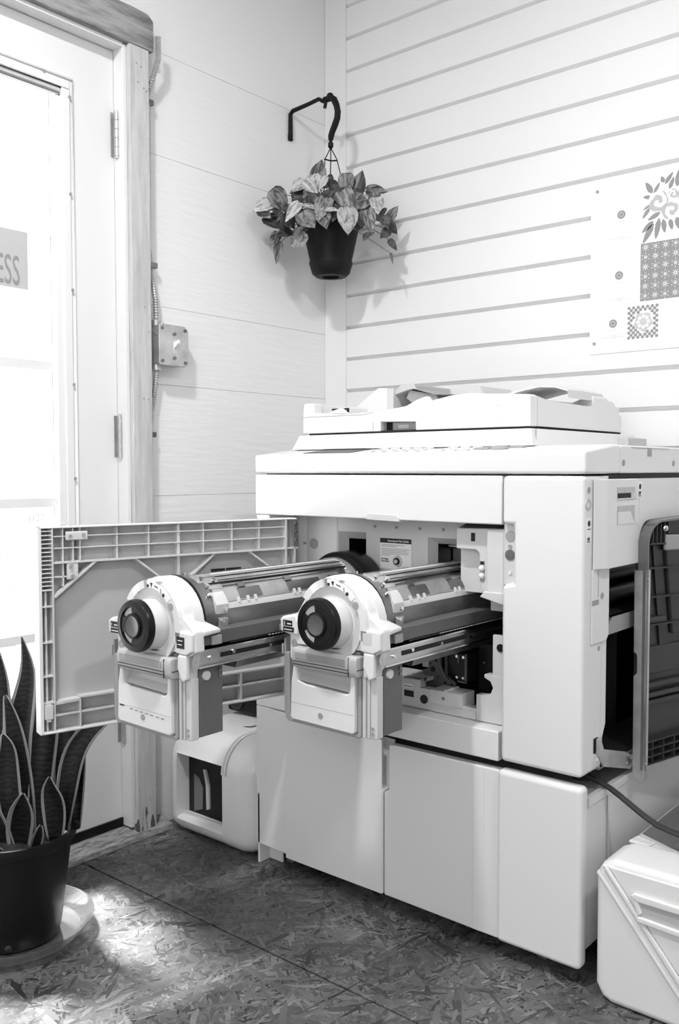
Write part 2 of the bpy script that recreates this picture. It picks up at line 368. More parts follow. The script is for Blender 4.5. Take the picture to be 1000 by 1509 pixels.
for zc, h in ((1.785, 0.055), (1.034, 0.052), (0.30, 0.05)):
    h_ = B()
    for k in range(5): h_.cyl((0.004, -0.817, zc - h + k * h * 0.4 + 0.001), (0.004, -0.817, zc - h + (k + 1) * h * 0.4 - 0.001), 0.0062, 12)
    h_.cyl((0.004, -0.817, zc - h - 0.004), (0.004, -0.817, zc + h + 0.004), 0.0045, 10)
    h_.box(-0.012, -0.0085, -0.826, -0.8165, zc - h, zc + h)
    part('hinge', h_, 'galv', d1, smooth=True)
part('door_sweep', B().box(-0.052, -0.004, YD0, YD1, 0.029, 0.050), 'black', d1)
# sign taped to the glass and number on it
sg = tag(part('glass_sign', B().box(-0.0215, -0.0205, -1.16, -1.053, 1.368, 1.500), 'print2'), 'grey sign on the door glass ending in tall dark letters ESS', 'sign')
t = text('sign_lettering', 'ESS', 0.096, (-0.0200, -1.136, 1.376), FACE_X, 'print', sg, sx=0.46)
nm = text('glass_number', '1127', 0.026, (-0.0300, -1.060, 0.826), FACE_X, 'faint', None, sx=0.85)
tag(nm, 'pale house number 1127 stuck on the door glass', 'number')

# outside: ground, unseen slab added to block sun, planting, neighbour wall
gr = part('ground', B().box(-9, -0.06, -8, 4, -0.20, -0.12), 'ground'); gr['kind'] = 'structure'
sun_block = part('added_sun_blocker', B().box(-0.98, -0.06, -3.6, 0.6, 2.45, 2.52), 'ceiling'); sun_block['kind'] = 'structure'  # added out of view to limit how far sun reaches across the floor
st = part('trim_5', B().box(-1.2, -0.07, -2.2, -0.3, -0.12, -0.03), 'ground', bevel=0.01); st['kind'] = 'structure'
random.seed(4)
def shrub(x, y, h, r, label):
    t_ = thing('garden_shrub', (x, y, -0.12), label, 'shrub', None)
    bs = B()
    for k in range(6):
        a = k * PI / 3; bs.tube([(x, y, -0.12), (x + 0.3 * r * math.cos(a), y + 0.3 * r * math.sin(a), h * 0.5), (x + 0.7 * r * math.cos(a), y + 0.7 * r * math.sin(a), h * 0.85)], [0.012, 0.008, 0.004], 5)
    part('stem', bs, 'vine', t_)
    bl = B()
    for k in range(420):
        a = random.uniform(0, 2 * PI); q = math.sqrt(random.random()) * r; zz = random.uniform(0.1, h)
        c = Vector((x + q * math.cos(a), y + q * math.sin(a), zz)); u = Vector((random.uniform(-1, 1), random.uniform(-1, 1), random.uniform(-.3, 1))).normalized() * 0.05; v = u.cross(Vector((random.uniform(-1, 1), random.uniform(-1, 1), 0.3))).normalized() * 0.018
        bl.poly([c - u, c + v, c + u, c - v], [(0, 1, 2, 3)])
    part('foliage', bl, 'shrub', t_, kind='stuff')
shrub(-1.6, -0.55, 0.80, 0.32, 'blown-out leafy shrub outside the lower door glass')

# ================================================================== SWITCH BOX AND CONDUIT
sb = thing('switch_box', (0.0, -0.677, 1.27), 'square metal light switch box with toggle beside the door board', 'switch')
part('box_body', B().box(0.0005, 0.042, -0.723, -0.632, 1.222, 1.322), 'galv', sb, bevel=0.002)
c = 0.012
part('cover_plate', B().prism([(-0.726 + c * .3, 1.219), (-0.629 - c, 1.219), (-0.629, 1.219 + c), (-0.629, 1.325 - c), (-0.629 - c, 1.325), (-0.726 + c * .3, 1.325), (-0.726, 1.325 - c * .3), (-0.726, 1.219 + c * .3)], 'x', 0.042, 0.049), 'galv', sb, bevel=0.0015)
tg = part('toggle_switch', B().box(0.049, 0.0505, -0.682, -0.670, 1.252, 1.286), 'lgrey', sb)
part('toggle_lever', B().prism([(0.049, 1.262), (0.067, 1.276), (0.067, 1.286), (0.049, 1.280)], 'y', -0.680, -0.672), 'toggle', tg, bevel=0.0015)
for y, z in ((-0.716, 1.314), (-0.640, 1.314), (-0.716, 1.230), (-0.640, 1.230), (-0.676, 1.302), (-0.676, 1.240)):
    s_ = part('screw', B().cyl((0.049, y, z), (0.052, y, z), 0.0045, 12), 'darksteel', sb)
part('connector', B().cyl((0.02, -0.712, 1.322), (0.02, -0.712, 1.336), 0.0125, 16).cyl((0.02, -0.712, 1.208), (0.02, -0.712, 1.222), 0.0125, 16).cyl((0.045, -0.715, 1.322), (0.045, -0.715, 1.328), 0.006, 10), 'galv', sb, smooth=True)
part('twist_tie', B().tube([(0.042, -0.74, 1.300), (0.043, -0.728, 1.292), (0.043, -0.718, 1.298), (0.044, -0.70, 1.297)], 0.0012, 6), 'darksteel', sb)
def conduit(pts, label):
    P = [Vector(p) for p in pts]; out = []; rr = []
    for a, b_ in zip(P[:-1], P[1:]):
        n = max(2, int((b_ - a).length / 0.0032))
        for k in range(n): out.append(tuple(a.lerp(b_, k / n))); rr.append(0.0075 if len(out) % 2 else 0.0058)
    o = part('armoured_conduit', B().tube(out, rr, 10), 'galv'); return tag(o, label, 'conduit')
c1 = conduit([(0.052, -0.722, 2.04), (0.050, -0.720, 1.99), (0.035, -0.728, 1.94), (0.018, -0.731, 1.90), (0.016, -0.731, 1.52), (0.018, -0.724, 1.45), (0.020, -0.714, 1.39), (0.020, -0.712, 1.336)], 'flexible metal conduit running from the top beam down to the switch box')
c2 = conduit([(0.020, -0.712, 1.208), (0.019, -0.718, 1.16), (0.017, -0.728, 1.10), (0.014, -0.732, 1.04), (0.012, -0.733, 0.80), (0.012, -0.733, 0.02)], 'flexible metal conduit running down from the switch box to the floor')
for z, y in ((1.885, -0.729), (1.475, -0.722)):
    part('strap', B().box(0.0005, 0.027, y - 0.012, y + 0.012, z - 0.007, z + 0.007), 'darksteel', c1, bevel=0.002)
part('strap', B().box(0.0005, 0.024, -0.745, -0.717, 1.033, 1.047), 'darksteel', c2, bevel=0.002)

# ================================================================== POSTER
YP = -0.0205
po = part('poster', B().box(0.895, 1.36, YP, YP + 0.0012, 1.242, 1.667), 'paper2'); tag(po, 'white poster with grey floral and tile pattern prints pinned to the siding', 'poster')
def flat(b2, pts, y=YP - 0.0004, mi=0): b2.poly([(p[0], y, p[1]) for p in pts], [tuple(range(len(pts)))], mi)
def disc(b2, cx, cz, r, y=YP - 0.0004, n=18, mi=0, wob=0, ph=0): flat(b2, [(cx + r * (1 + wob * math.sin(k * 5 + ph)) * math.cos(2 * PI * k / n), cz + r * (1 + wob * math.sin(k * 5 + ph)) * math.sin(2 * PI * k / n)) for k in range(n)], y, mi)
for cx, cz, tx, tz in ((0.975, 1.582, 0.974, 1.527), (0.971, 1.433, 0.971, 1.376), (0.957, 1.315, 0.959, 1.2845)):
    seal = B(); disc(seal, cx, cz, 0.0105); disc(seal, cx, cz, 0.0065, YP - 0.0006, mi=1); disc(seal, cx, cz, 0.0042, YP - 0.0008)
    part('printed_seal', seal, ['print', 'print2'], po)
    part('caption_line', B().box(cx - 0.011, cx + 0.008, YP - 0.0004, YP - 0.0002, cz - 0.0172, cz - 0.0164), 'faint', po)
    part('caption_line', B().box(tx - 0.012, tx + 0.012, YP - 0.0004, YP - 0.0002, tz, tz + 0.0008), 'faint', po)
    part('caption_line', B().box(tx - 0.030, tx + 0.027, YP - 0.0004, YP - 0.0002, tz - 0.0035, tz - 0.0027), 'faint', po)
    part('caption_line', B().box(tx - 0.008, tx + 0.010, YP - 0.0004, YP - 0.0002, tz - 0.0068, tz - 0.006), 'faint', po)
# floral print
fp = B()
def pleaf(x0, z0, x1, z1, w):
    d = Vector((x1 - x0, z1 - z0)); n = Vector((-d.y, d.x)).normalized() * w; pts = []
    for t_, s_ in ((0, 0.12), (0.25, 0.5), (0.55, 0.5), (0.85, 0.28), (1, 0.05)): pts.append((x0 + d.x * t_ + n.x * s_, z0 + d.y * t_ + n.y * s_))
    for t_, s_ in ((1, 0.05), (0.85, 0.28), (0.55, 0.5), (0.25, 0.5), (0, 0.12)): pts.append((x0 + d.x * t_ - n.x * s_, z0 + d.y * t_ - n.y * s_))
    flat(fp, pts)
for a in ((1.052, 1.620, 1.036, 1.648, .013), (1.056, 1.618, 1.070, 1.642, .008), (1.050, 1.610, 1.030, 1.614, .009), (1.048, 1.592, 1.030, 1.583, .006), (1.046, 1.585, 1.029, 1.562, .009),
          (1.072, 1.570, 1.042, 1.556, .011), (1.055, 1.552, 1.028, 1.528, .012), (1.056, 1.546, 1.031, 1.502, .014), (1.070, 1.556, 1.062, 1.508, .013), (1.080, 1.552, 1.084, 1.520, .012),
          (1.080, 1.640, 1.074, 1.655, .010), (1.083, 1.636, 1.102, 1.660, .010), (1.094, 1.622, 1.104, 1.648, .010), (1.112, 1.625, 1.118, 1.665, .014), (1.096, 1.550, 1.102, 1.524, .011),
          (1.112, 1.552, 1.120, 1.522, .013), (1.094, 1.600, 1.118, 1.607, .012), (1.125, 1.60, 1.16, 1.64, .014), (1.13, 1.58, 1.17, 1.59, .012), (1.125, 1.55, 1.15, 1.52, .012)): pleaf(*a)
part('printed_leaves', fp, 'print', po)
fw = B()
for cx, cz, r, m0, ph in ((1.068, 1.597, 0.024, 0, 0), (1.103, 1.608, 0.012, 0, 2), (1.100, 1.570, 0.022, 1, 1), (1.135, 1.60, 0.02, 0, 3)):
    y = YP - 0.0006
    for k in range(7):
        disc(fw, cx + (0.22 * r * math.cos(k * 2.1 + ph) if k else 0), cz + (0.22 * r * math.sin(k * 2.1 + ph) if k else 0), r * (1 - 0.13 * k), y, 22, (k + m0) % 2, 0.07, ph + k); y -= 0.00015
part('printed_flowers', fw, ['print2', 'paper'], po)
# patterned square
pq = part('printed_pattern', B().box(1.0255, 1.30, YP - 0.0004, YP - 0.0002, 1.362, 1.5015), 'print', po)
pm = B(); y = YP - 0.0007
def star(cx, cz, r, n, w):
    for k in range(n):
        a = PI * 2 * k / n; dx, dz = math.cos(a), math.sin(a)
        pm.poly([(cx + dx * r * .15 - dz * w, y, cz + dz * r * .15 + dx * w), (cx + dx * r, y, cz + dz * r), (cx + dx * r * .15 + dz * w, y, cz + dz * r * .15 - dx * w)], [(0, 1, 2)])
for i in range(11):
    for j in range(6):
        cx, cz = 1.038 + i * 0.0245, 1.374 + j * 0.0235
        if (i + j) % 2: star(cx, cz, 0.0115, 8, 0.0010)
        else:
            star(cx, cz, 0.0075, 6, 0.0012)
            for k in range(6):
                a = k * PI / 3 + .5; pm.box(cx + 0.0095 * math.cos(a) - .0011, cx + 0.0095 * math.cos(a) + .0011, y - .0001, y, cz + 0.0095 * math.sin(a) - .0011, cz + 0.0095 * math.sin(a) + .0011)
part('pattern_stars', pm, 'paper', po)
# dotted tile
dt = B()
for i in range(7):
    for j in range(7):
        for o_ in (0, 1):
            cx, cz = 0.998 + (i + 0.5 * o_) * 0.0117, 1.275 + (j + 0.5 * o_) * 0.0122
            if cx > 1.072 or cz > 1.352 or math.hypot(cx - 1.0345, cz - 1.312) < 0.0265: continue
            disc(dt, cx, cz, 0.0040, n=10)
disc(dt, 1.0345, 1.312, 0.0225, n=24, mi=1, wob=0.12)
for k in range(8):
    a = k * PI / 4; disc(dt, 1.0345 + 0.013 * math.cos(a), 1.312 + 0.013 * math.sin(a), 0.0045, YP - 0.0007, 8, 2)
part('printed_tile', dt, ['print', 'faint', 'paper'], po)
tag(part('pushpin', B().cyl((0.912, YP - 0.004, 1.650), (0.912, YP, 1.650), 0.0032, 10), 'midgrey'), 'small grey pin in the upper left corner of the poster', 'pin')
tag(part('pushpin', B().cyl((0.908, YP - 0.004, 1.269), (0.908, YP, 1.269), 0.0036, 10), 'midgrey'), 'small grey pin in the lower left corner of the poster', 'pin')

# ================================================================== HOOK AND HANGING PLANTER
HX, HY = 0.165, -0.185
hk = thing('plant_bracket', (0.0, HY, 1.99), 'black iron plant hook on the plywood wall near the corner', 'bracket')
part('arm', B().tube([(0.006, HY, 1.945), (0.006, HY, 1.99), (0.006, HY, 2.018), (0.016, HY, 2.026), (0.08, HY, 2.030), (0.120, HY, 2.034), (0.132, HY, 2.026), (0.140, HY, 2.022)], [0.0075, 0.007, 0.0065, 0.0065, 0.006, 0.006, 0.006, 0.006], 10), 'iron', hk, smooth=True)
part('mounting_end', B().box(0.0005, 0.010, HY - 0.007, HY + 0.007, 1.940, 1.960).cyl((0.008, HY, 1.950), (0.0125, HY, 1.950), 0.0035, 8), 'iron', hk, bevel=0.002)
part('hook', B().tube([(0.150, HY, 2.022), (0.165, HY, 2.026), (0.178, HY, 2.018), (0.187, HY, 2.000), (0.192, HY, 1.980), (0.190, HY, 1.962), (0.181, HY, 1.944), (0.171, HY, 1.928), (0.166, HY, 1.915), (0.165, HY, 1.905)], [0.006, 0.010, 0.010, 0.0095, 0.0095, 0.0095, 0.0095, 0.009, 0.009, 0.007], 10), 'iron', hk, smooth=True)
part('finial', B().sphere((0.163, HY, 2.030), 0.011).cyl((0.148, HY, 2.024), (0.142, HY, 2.002), 0.005).cyl((0.141, HY, 2.026), (0.160, HY, 2.026), 0.0085), 'iron', hk, smooth=True)

hp = thing('hanging_planter', (HX, HY, 1.515), 'black hanging pot of variegated pothos below the wall hook', 'plant')
PZ = 1.515
pot = part('pot', B().lathe([(0.0, 0.010), (0.030, 0.010), (0.034, 0.004), (0.052, 0.008), (0.060, 0.034), (0.0605, 0.038), (0.083, 0.140), (0.086, 0.142), (0.086, 0.150), (0.082, 0.150), (0.081, 0.136), (0.0, 0.136)], (HX, HY, PZ), 'z', 40), 'pot', hp, smooth=True)
part('drip_tray', B().lathe([(0.0600, 0.036), (0.0635, 0.038), (0.0635, 0.034), (0.055, 0.006), (0.044, -0.003), (0.026, -0.004), (0.025, 0.003), (0.0, 0.003), (0.0, 0.006), (0.045, 0.006)], (HX, HY, PZ), 'z', 40), 'pot', pot, smooth=True)
part('soil', B().lathe([(0.0, 0.140), (0.081, 0.138), (0.081, 0.137), (0.0, 0.137)], (HX, HY, PZ), 'z', 24), 'soil', pot)
part('hanger_eye', B().lathe([(0.003, -0.010), (0.008, -0.004), (0.008, 0.006), (0.004, 0.012), (0.002, 0.012)], (HX, HY, 1.890), 'z', 10).tube([(HX - .003, HY, 1.897), (HX - .004, HY, 1.906), (HX, HY, 1.914), (HX + .004, HY, 1.906), (HX + .003, HY, 1.897)], 0.0018, 6), 'iron', hp)
rx, ry = 0.766, 0.643
def PB(u, w, z): return (HX + rx * u + 0.643 * w, HY + ry * u - 0.766 * w, z)
for u0, u1, w1 in ((-0.017, -0.022, 0.02), (0.0, -0.005, -0.075), (0.018, 0.062, 0.03)):
    part('hanger_wire', B().tube([PB(0, 0, 1.884), PB(u0, 0, 1.850), PB(u1, w1, PZ + 0.146)], 0.0016, 6), 'iron', hp)
part('hanger_bar', B().tube([PB(-0.019, 0, 1.851), PB(0, 0.001, 1.846), PB(0.019, 0, 1.847)], 0.0022, 6), 'iron', hp)

def leaf_mesh(kind, fold, curl):
    b2 = B(); prof = [(-0.10, 0.0), (-0.06, 0.26), (0.06, 0.44), (0.25, 0.50), (0.45, 0.46), (0.65, 0.34), (0.82, 0.18), (0.93, 0.07), (1.0, 0.0)]
    prof = [(0.0, 0.0)] + prof[1:]
    vs = []; fs = []
    for t_, w_ in prof:
        zc = -curl * t_ * t_
        for s_ in (-1, -0.5, 0, 0.5, 1):
            tt = t_ if abs(s_) < 1 or t_ > 0 else t_
            vs.append((t_, s_ * w_, zc + fold * abs(s_) * w_ - 0.12 * (abs(s_) ** 2) * w_ + 0.02 * math.sin(t_ * 17 + s_ * 2)))
    n = len(prof)
    for i in range(n - 1):
        for j in range(4): fs.append((i * 5 + j, i * 5 + j + 1, (i + 1) * 5 + j + 1, (i + 1) * 5 + j))
    b2.poly(vs, fs)
    bmesh.ops.remove_doubles(b2.bm, verts=b2.bm.verts, dist=1e-5)
    me = bpy.data.meshes.new('pothos_leaf_' + kind); b2.bm.to_mesh(me); b2.bm.free(); me.materials.append(M[kind])
    for p in me.polygons: p.use_smooth = True
    return me
LM = {k: [leaf_mesh(k, 0.30, 0.25), leaf_mesh(k, 0.12, 0.45), leaf_mesh(k, 0.45, 0.10)] for k in ('pothosA', 'pothosB', 'pothosC')}
random.seed(11)
CU, CZ = Vector((rx, ry, 0)), Vector((0.643, -0.766, 0))
def put_leaf(px0, py0, px1, py1, wid, w, kind, tilt=0.0, stem=True):
    # offsets from the pot centre in metres: u right, v up, w outwards
    k = 0.00200
    c0 = Vector(PB((px0 - 486) * k, w, 1.60 + (363 - py0) * k)); c1 = Vector(PB((px1 - 486) * k, w + tilt, 1.60 + (363 - py1) * k))
    for c_ in (c0, c1):
        c_.x = max(c_.x, 0.012); c_.y = min(c_.y, -0.024)
    X = (c1 - c0); L_ = X.length; X.normalize()
    N = (CZ + Vector((random.uniform(-.5, .5), random.uniform(-.5, .5), random.uniform(0.0, .7)))).normalized()
    Y = N.cross(X).normalized(); N = X.cross(Y)
    W_ = wid * k
    o = bpy.data.objects.new('leaf', random.choice(LM[kind])); COL.objects.link(o); o.parent = hp
    o.matrix_local = Matrix.Translation(c0 - hp.location) @ Matrix((X, Y, N)).transposed().to_4x4() @ Matrix.Diagonal((L_ * 1.06, W_ * 1.32, W_, 1))
    return c0
bases = []
T = [  # px of base, tip (in the photograph's scale), width, depth towards the room, tone
 (465, 277, 474, 249, 19, .05, 'A'), (474, 276, 462, 303, 20, .09, 'B'), (452, 283, 467, 303, 16, .10, 'B'), (448, 282, 433, 297, 16, .08, 'B'), (404, 311, 377, 322, 20, .08, 'B'),
 (405, 297, 428, 321, 26, .10, 'A'), (392, 329, 426, 342, 18, .06, 'C'), (413, 362, 407, 390, 12, .04, 'A'), (410, 350, 402, 370, 12, .05, 'A'), (443, 319, 424, 343, 15, .13, 'B'), (448, 323, 471, 331, 12, .14, 'B'),
 (447, 335, 464, 354, 24, .15, 'A'), (475, 333, 479, 356, 17, .16, 'A'), (433, 306, 464, 303, 26, .08, 'C'), (447, 348, 428, 366, 22, .05, 'B'), (471, 284, 477, 265, 12, .04, 'C'), (478, 279, 491, 278, 11, .03, 'C'),
 (456, 309, 473, 331, 20, .12, 'C'), (459, 278, 468, 290, 12, .04, 'C'), (509, 275, 509, 303, 19, .10, 'A'), (521, 305, 530, 271, 20, .10, 'C'), (538, 293, 565, 295, 16, .07, 'A'), (537, 286, 552, 287, 9, .05, 'C'),
 (502, 306, 514, 333, 21, .15, 'A'), (508, 333, 516, 364, 27, .18, 'B'), (533, 312, 516, 329, 20, .13, 'A'), (550, 310, 552, 331, 16, .12, 'B'), (536, 330, 543, 360, 17, .14, 'A'), (557, 324, 552, 342, 16, .10, 'C'),
 (569, 331, 581, 316, 11, .06, 'A'), (568, 337, 581, 351, 11, .06, 'C'), (570, 361, 580, 375, 8, .06, 'C'), (572, 380, 574, 398, 4, .06, 'A'), (569, 348, 558, 359, 11, .07, 'C'), (543, 355, 532, 369, 12, .09, 'A'),
 (487, 311, 502, 329, 20, .13, 'C'), (480, 333, 496, 335, 8, .17, 'B'), (524, 336, 533, 352, 12, .13, 'C'), (490, 300, 484, 325, 24, .12, 'C'), (470, 310, 462, 330, 20, .13, 'C'), (525, 316, 548, 322, 16, .09, 'C'),
 (498, 285, 486, 300, 20, .08, 'C'), (480, 268, 489, 252 + 20, 12, .02, 'C'), (436, 320, 424, 318, 22, .08, 'C'), (415, 320, 398, 335, 20, .05, 'A'), (560, 330, 568, 345, 14, .08, 'A'), (543, 300, 555, 309, 14, .08, 'A'),
 (428, 345, 412, 355, 14, .05, 'C'), (455, 335, 446, 350, 14, .10, 'C'), (515, 300, 530, 318, 18, .11, 'C'), (465, 295, 448, 312, 20, .09, 'A'), (395, 300, 412, 302, 12, .05, 'C'), (440, 290, 428, 294, 10, .05, 'C'),
 (480, 316, 470, 345, 20, .155, 'A'), (498, 325, 488, 345, 16, .155, 'C'), (530, 340, 520, 352, 14, .11, 'C'), (420, 330, 436, 346, 18, .09, 'C'), (385, 318, 400, 332, 14, .07, 'A'), (412, 306, 396, 318, 16, .06, 'A')]
for i, (a, b_, c_, d_, w_, dd, k_) in enumerate(T):
    q = put_leaf(a, b_, c_, d_, w_, dd, 'pothos' + k_, random.uniform(-0.01, 0.03))
    if i < 36: bases.append(q)
for k in range(44):
    a = random.uniform(0, 2 * PI); r_ = random.uniform(10, 50); px = 486 + r_ * math.cos(a) * 1.25; py = 315 + abs(math.sin(a)) * -12 + random.uniform(-8, 14)
    put_leaf(px, py, px + random.uniform(-16, 16), py + random.uniform(4, 20), random.uniform(13, 19), random.uniform(-.10, .06), random.choice(['pothosA', 'pothosC', 'pothosC']))
vn = B()
for q in bases:
    s_ = Vector((HX + random.uniform(-.05, .05), HY + random.uniform(-.05, .05), PZ + 0.135)); m_ = (s_ + q) / 2 + Vector((0, 0, 0.03))
    m_.x = max(m_.x, 0.01); m_.y = min(m_.y, -0.02)
    vn.tube([s_, m_, q], 0.0014, 5)
part('vine', vn, 'vine', hp)

# ================================================================== THE DUPLICATOR
X0, X1, YF, YB = 0.368, 1.204, -0.700, -0.060
ma = thing('duplicator', ((X0 + X1) / 2, -0.38, 0.388), 'large white office duplicator with its front and side doors open', 'printer')
# control head
part('control_head', B().prism([(YF - 0.002, 0.941), (YF - 0.002, 0.983), (-0.580, 0.997), (-0.548, 0.997), (-0.548, 0.941)], 'x', X0, X1), 'white', ma, bevel=0.006, seg=3)
part('rear_top_cover', B().box(X0, X1 - 0.0005, -0.5465, YB, 0.941, 0.996), 'white', ma, bevel=0.004)
for y in (-0.535, -0.27): part('screw_hole', B().cyl((X1 - 0.004, y, 0.962), (X1 + 0.0008, y, 0.962), 0.006, 12), 'midgrey', ma)
part('cover_notch', B().box(X1 - 0.004, X1 + 0.0006, -0.415, -0.395, 0.976, 0.992), 'midgrey', ma)
part('cover_seam', B().box(X1 - 0.002, X1 + 0.0005, -0.50, -0.30, 0.9915, 0.9925), 'midgrey', ma)
# control panel details on the slope
def slope(y): return 0.983 + (y + 0.702) * (0.014 / 0.122)
cp = B()
def onslope(x0, x1, y0, y1, h=0.002, mi=0):
    cp.poly([(x0, y0, slope(y0) - .001), (x1, y0, slope(y0) - .001), (x1, y1, slope(y1) - .001), (x0, y1, slope(y1) - .001), (x0, y0, slope(y0) + h), (x1, y0, slope(y0) + h), (x1, y1, slope(y1) + h), (x0, y1, slope(y1) + h)],
            [(3, 2, 1, 0), (4, 5, 6, 7), (0, 1, 5, 4), (1, 2, 6, 5), (2, 3, 7, 6), (3, 0, 4, 7)], mi)
onslope(0.50, 0.64, -0.675, -0.60, 0.0012)
part('touch_screen', cp, 'smoke', ma)
for row in range(3):
    for k in range(8):
        cp = B(); x = 0.68 + k * 0.030 + (0.03 if k > 4 else 0); y = -0.675 + row * 0.026
        onslope(x, x + 0.018, y, y + 0.014, 0.0035); part('button', cp, 'lgrey', ma, bevel=0.001, seg=1)
for x, y in ((0.945, -0.655), (0.985, -0.66), (0.965, -0.625), (1.01, -0.63)):
    cp = B(); onslope(x, x + 0.030, y, y + 0.020, 0.004); part('button', cp, 'midgrey', ma, bevel=0.001, seg=1)
cp = B(); onslope(1.07, 1.13, -0.69, -0.66, 0.0014); part('panel_label', cp, 'paper', ma)
# front panel above the opening
fpn = B().prism([(YF, 0.8435), (YF, 0.9375), (YF + 0.05, 0.9375), (YF + 0.05, 0.850), (YF + 0.012, 0.8435)], 'x', X0, 1.034)
part('front_panel', fpn, 'white', ma, bevel=0.003)
part('door_latch', B().prism([(0.706, 0.8425), (0.706, 0.850), (0.712, 0.856), (0.786, 0.854), (0.793, 0.848), (0.793, 0.8405)], 'y', YF - 0.0025, YF + 0.02), 'lgrey', ma, bevel=0.001)
# right column with the stepped notch
col = B().prism([(1.0375, 0.389), (X1, 0.389), (X1, 0.9375), (1.0375, 0.9375), (1.0375, 0.8445), (1.062, 0.8445), (1.062, 0.735), (1.0375, 0.729)], 'y', YF - 0.006, -0.620)
part('front_column', col, 'white', ma, bevel=0.009, seg=4)
nj = part('notch_jamb', B().box(1.0335, 1.066, -0.6895, -0.622, 0.728, 0.846), 'lgrey', ma)
for z, r_, m_ in ((0.822, 0.010, 'midgrey'), (0.786, 0.0105, 'darksteel'), (0.802, 0.004, 'midgrey'), (0.752, 0.004, 'white')):
    part('screw_head', B().cyl((1.047, -0.6915, z), (1.047, -0.688, z), r_, 16), m_, nj)
# body side skin around the right side opening
sk = part('side_skin', B().prism([(-0.622, 0.389), (-0.622, 0.937), (-0.60, 0.937), (-0.60, 0.47), (-0.614, 0.445), (-0.614, 0.41)], 'x', 1.150, X1 - 0.002), 'white', ma)
part('rear_body', B().box(X0 + 0.004, 1.12, -0.36, YB, 0.393, 0.940), 'white2', ma, bevel=0.004)
part('side_rear_skin', B().box(1.12, X1 - 0.002, -0.14, YB, 0.393, 0.940), 'white2', ma)
part('side_top_rail', B().box(1.12, X1 - 0.002, -0.60, -0.14, 0.80, 0.940), 'matt', ma)
part('side_bottom_rail', B().box(1.05, X1 - 0.002, -0.62, -0.14, 0.389, 0.398), 'matt', ma)
part('left_skin', B().box(X0, X0 + 0.03, -0.69, -0.36, 0.393, 0.940), 'white', ma)
part('interior_wall', B().box(1.040, 1.052, -0.60, -0.36, 0.395, 0.84).box(1.10, 1.12, -0.58, -0.14, 0.398, 0.80).box(0.40, 1.04, -0.40, -0.37, 0.44, 0.84), 'matt', ma)
part('left_post', B().box(X0 + 0.001, 0.412, YF + 0.002, -0.60, 0.443, 0.8435), 'white', ma, bevel=0.003)
# front lip and shelf
part('lower_lip', B().prism([(YF - 0.001, 0.384), (YF - 0.001, 0.4425), (-0.588, 0.4445), (-0.588, 0.384)], 'x', X0, 1.030), 'white', ma, bevel=0.003)
part('bottom_plate', B().box(X0 + 0.002, 1.20, -0.62, YB, 0.384, 0.393), 'midgrey', ma)
# inner plate with two recesses
ip = B()
for bx in ((0.412, 0.5415, 0.45, 0.8435), (0.5425, 0.5455, 0.45, 0.8435), (0.6285, 0.798, 0.66, 0.8435), (0.5455, 0.6285, 0.806, 0.8435), (0.5455, 0.6285, 0.45, 0.66), (0.6285, 0.72, 0.45, 0.66), (0.798, 0.955, 0.803, 0.8435), (0.955, 1.040, 0.66, 0.8435)):
    ip.box(bx[0], bx[1], -0.604, -0.590, bx[2], bx[3])
pl_ = part('inner_plate', ip, 'lgrey', ma)
part('plate_strip', B().box(0.424, 0.449, -0.606, -0.604, 0.45, 0.843), 'white', pl_)
part('plate_seam', B().box(0.5418, 0.5432, -0.6045, -0.604, 0.45, 0.843), 'midgrey', pl_)
part('hole', B().cyl((0.469, -0.6055, 0.772), (0.469, -0.603, 0.772), 0.0125, 20), 'midgrey', pl_)
part('hole', B().box(0.438, 0.446, -0.6072, -0.605, 0.769, 0.775), 'midgrey', pl_)
for x in (0.654, 0.714, 0.777, 0.838): part('screw_head', B().cyl((x, -0.6065, 0.821), (x, -0.603, 0.821), 0.0035, 10), 'midgrey', pl_)
def recess(x0, x1, z0, z1, d):
    r_ = B(); a = [(x0, -0.604, z1), (x1, -0.604, z1), (x1, -0.585, z1 - d), (x0 + d, -0.585, z1 - d)]
    r_.poly(a, [(0, 1, 2, 3)]); r_.poly([(x0, -0.604, z1), (x0 + d, -0.585, z1 - d), (x0 + d, -0.585, z0), (x0, -0.604, z0)], [(0, 1, 2, 3)])
    part('recess_frame', r_, 'grey', pl_)
    c_ = B(); X, Z = x0 + d, z1 - d
    c_.poly([(X, -.585, Z), (x1 + .01, -.585, Z), (x1 + .01, -.50, Z), (X, -.50, Z)], [(0, 1, 2, 3)]).poly([(X, -.585, Z), (X, -.50, Z), (X, -.50, z0), (X, -.585, z0)], [(0, 1, 2, 3)]).poly([(X, -.50, Z), (x1 + .01, -.50, Z), (x1 + .01, -.50, z0), (X, -.50, z0)], [(0, 1, 2, 3)])
    part('recess_well', c_, 'black', pl_)
recess(0.5455, 0.632, 0.66, 0.806, 0.017); recess(0.798, 0.958, 0.66, 0.803, 0.014)
part('guide_rod', B().cyl((0.822, -0.555, 0.783), (0.95, -0.555, 0.783), 0.006, 12).box(0.815, 0.95, -0.53, -0.52, 0.74, 0.775), 'steel', pl_, smooth=True)
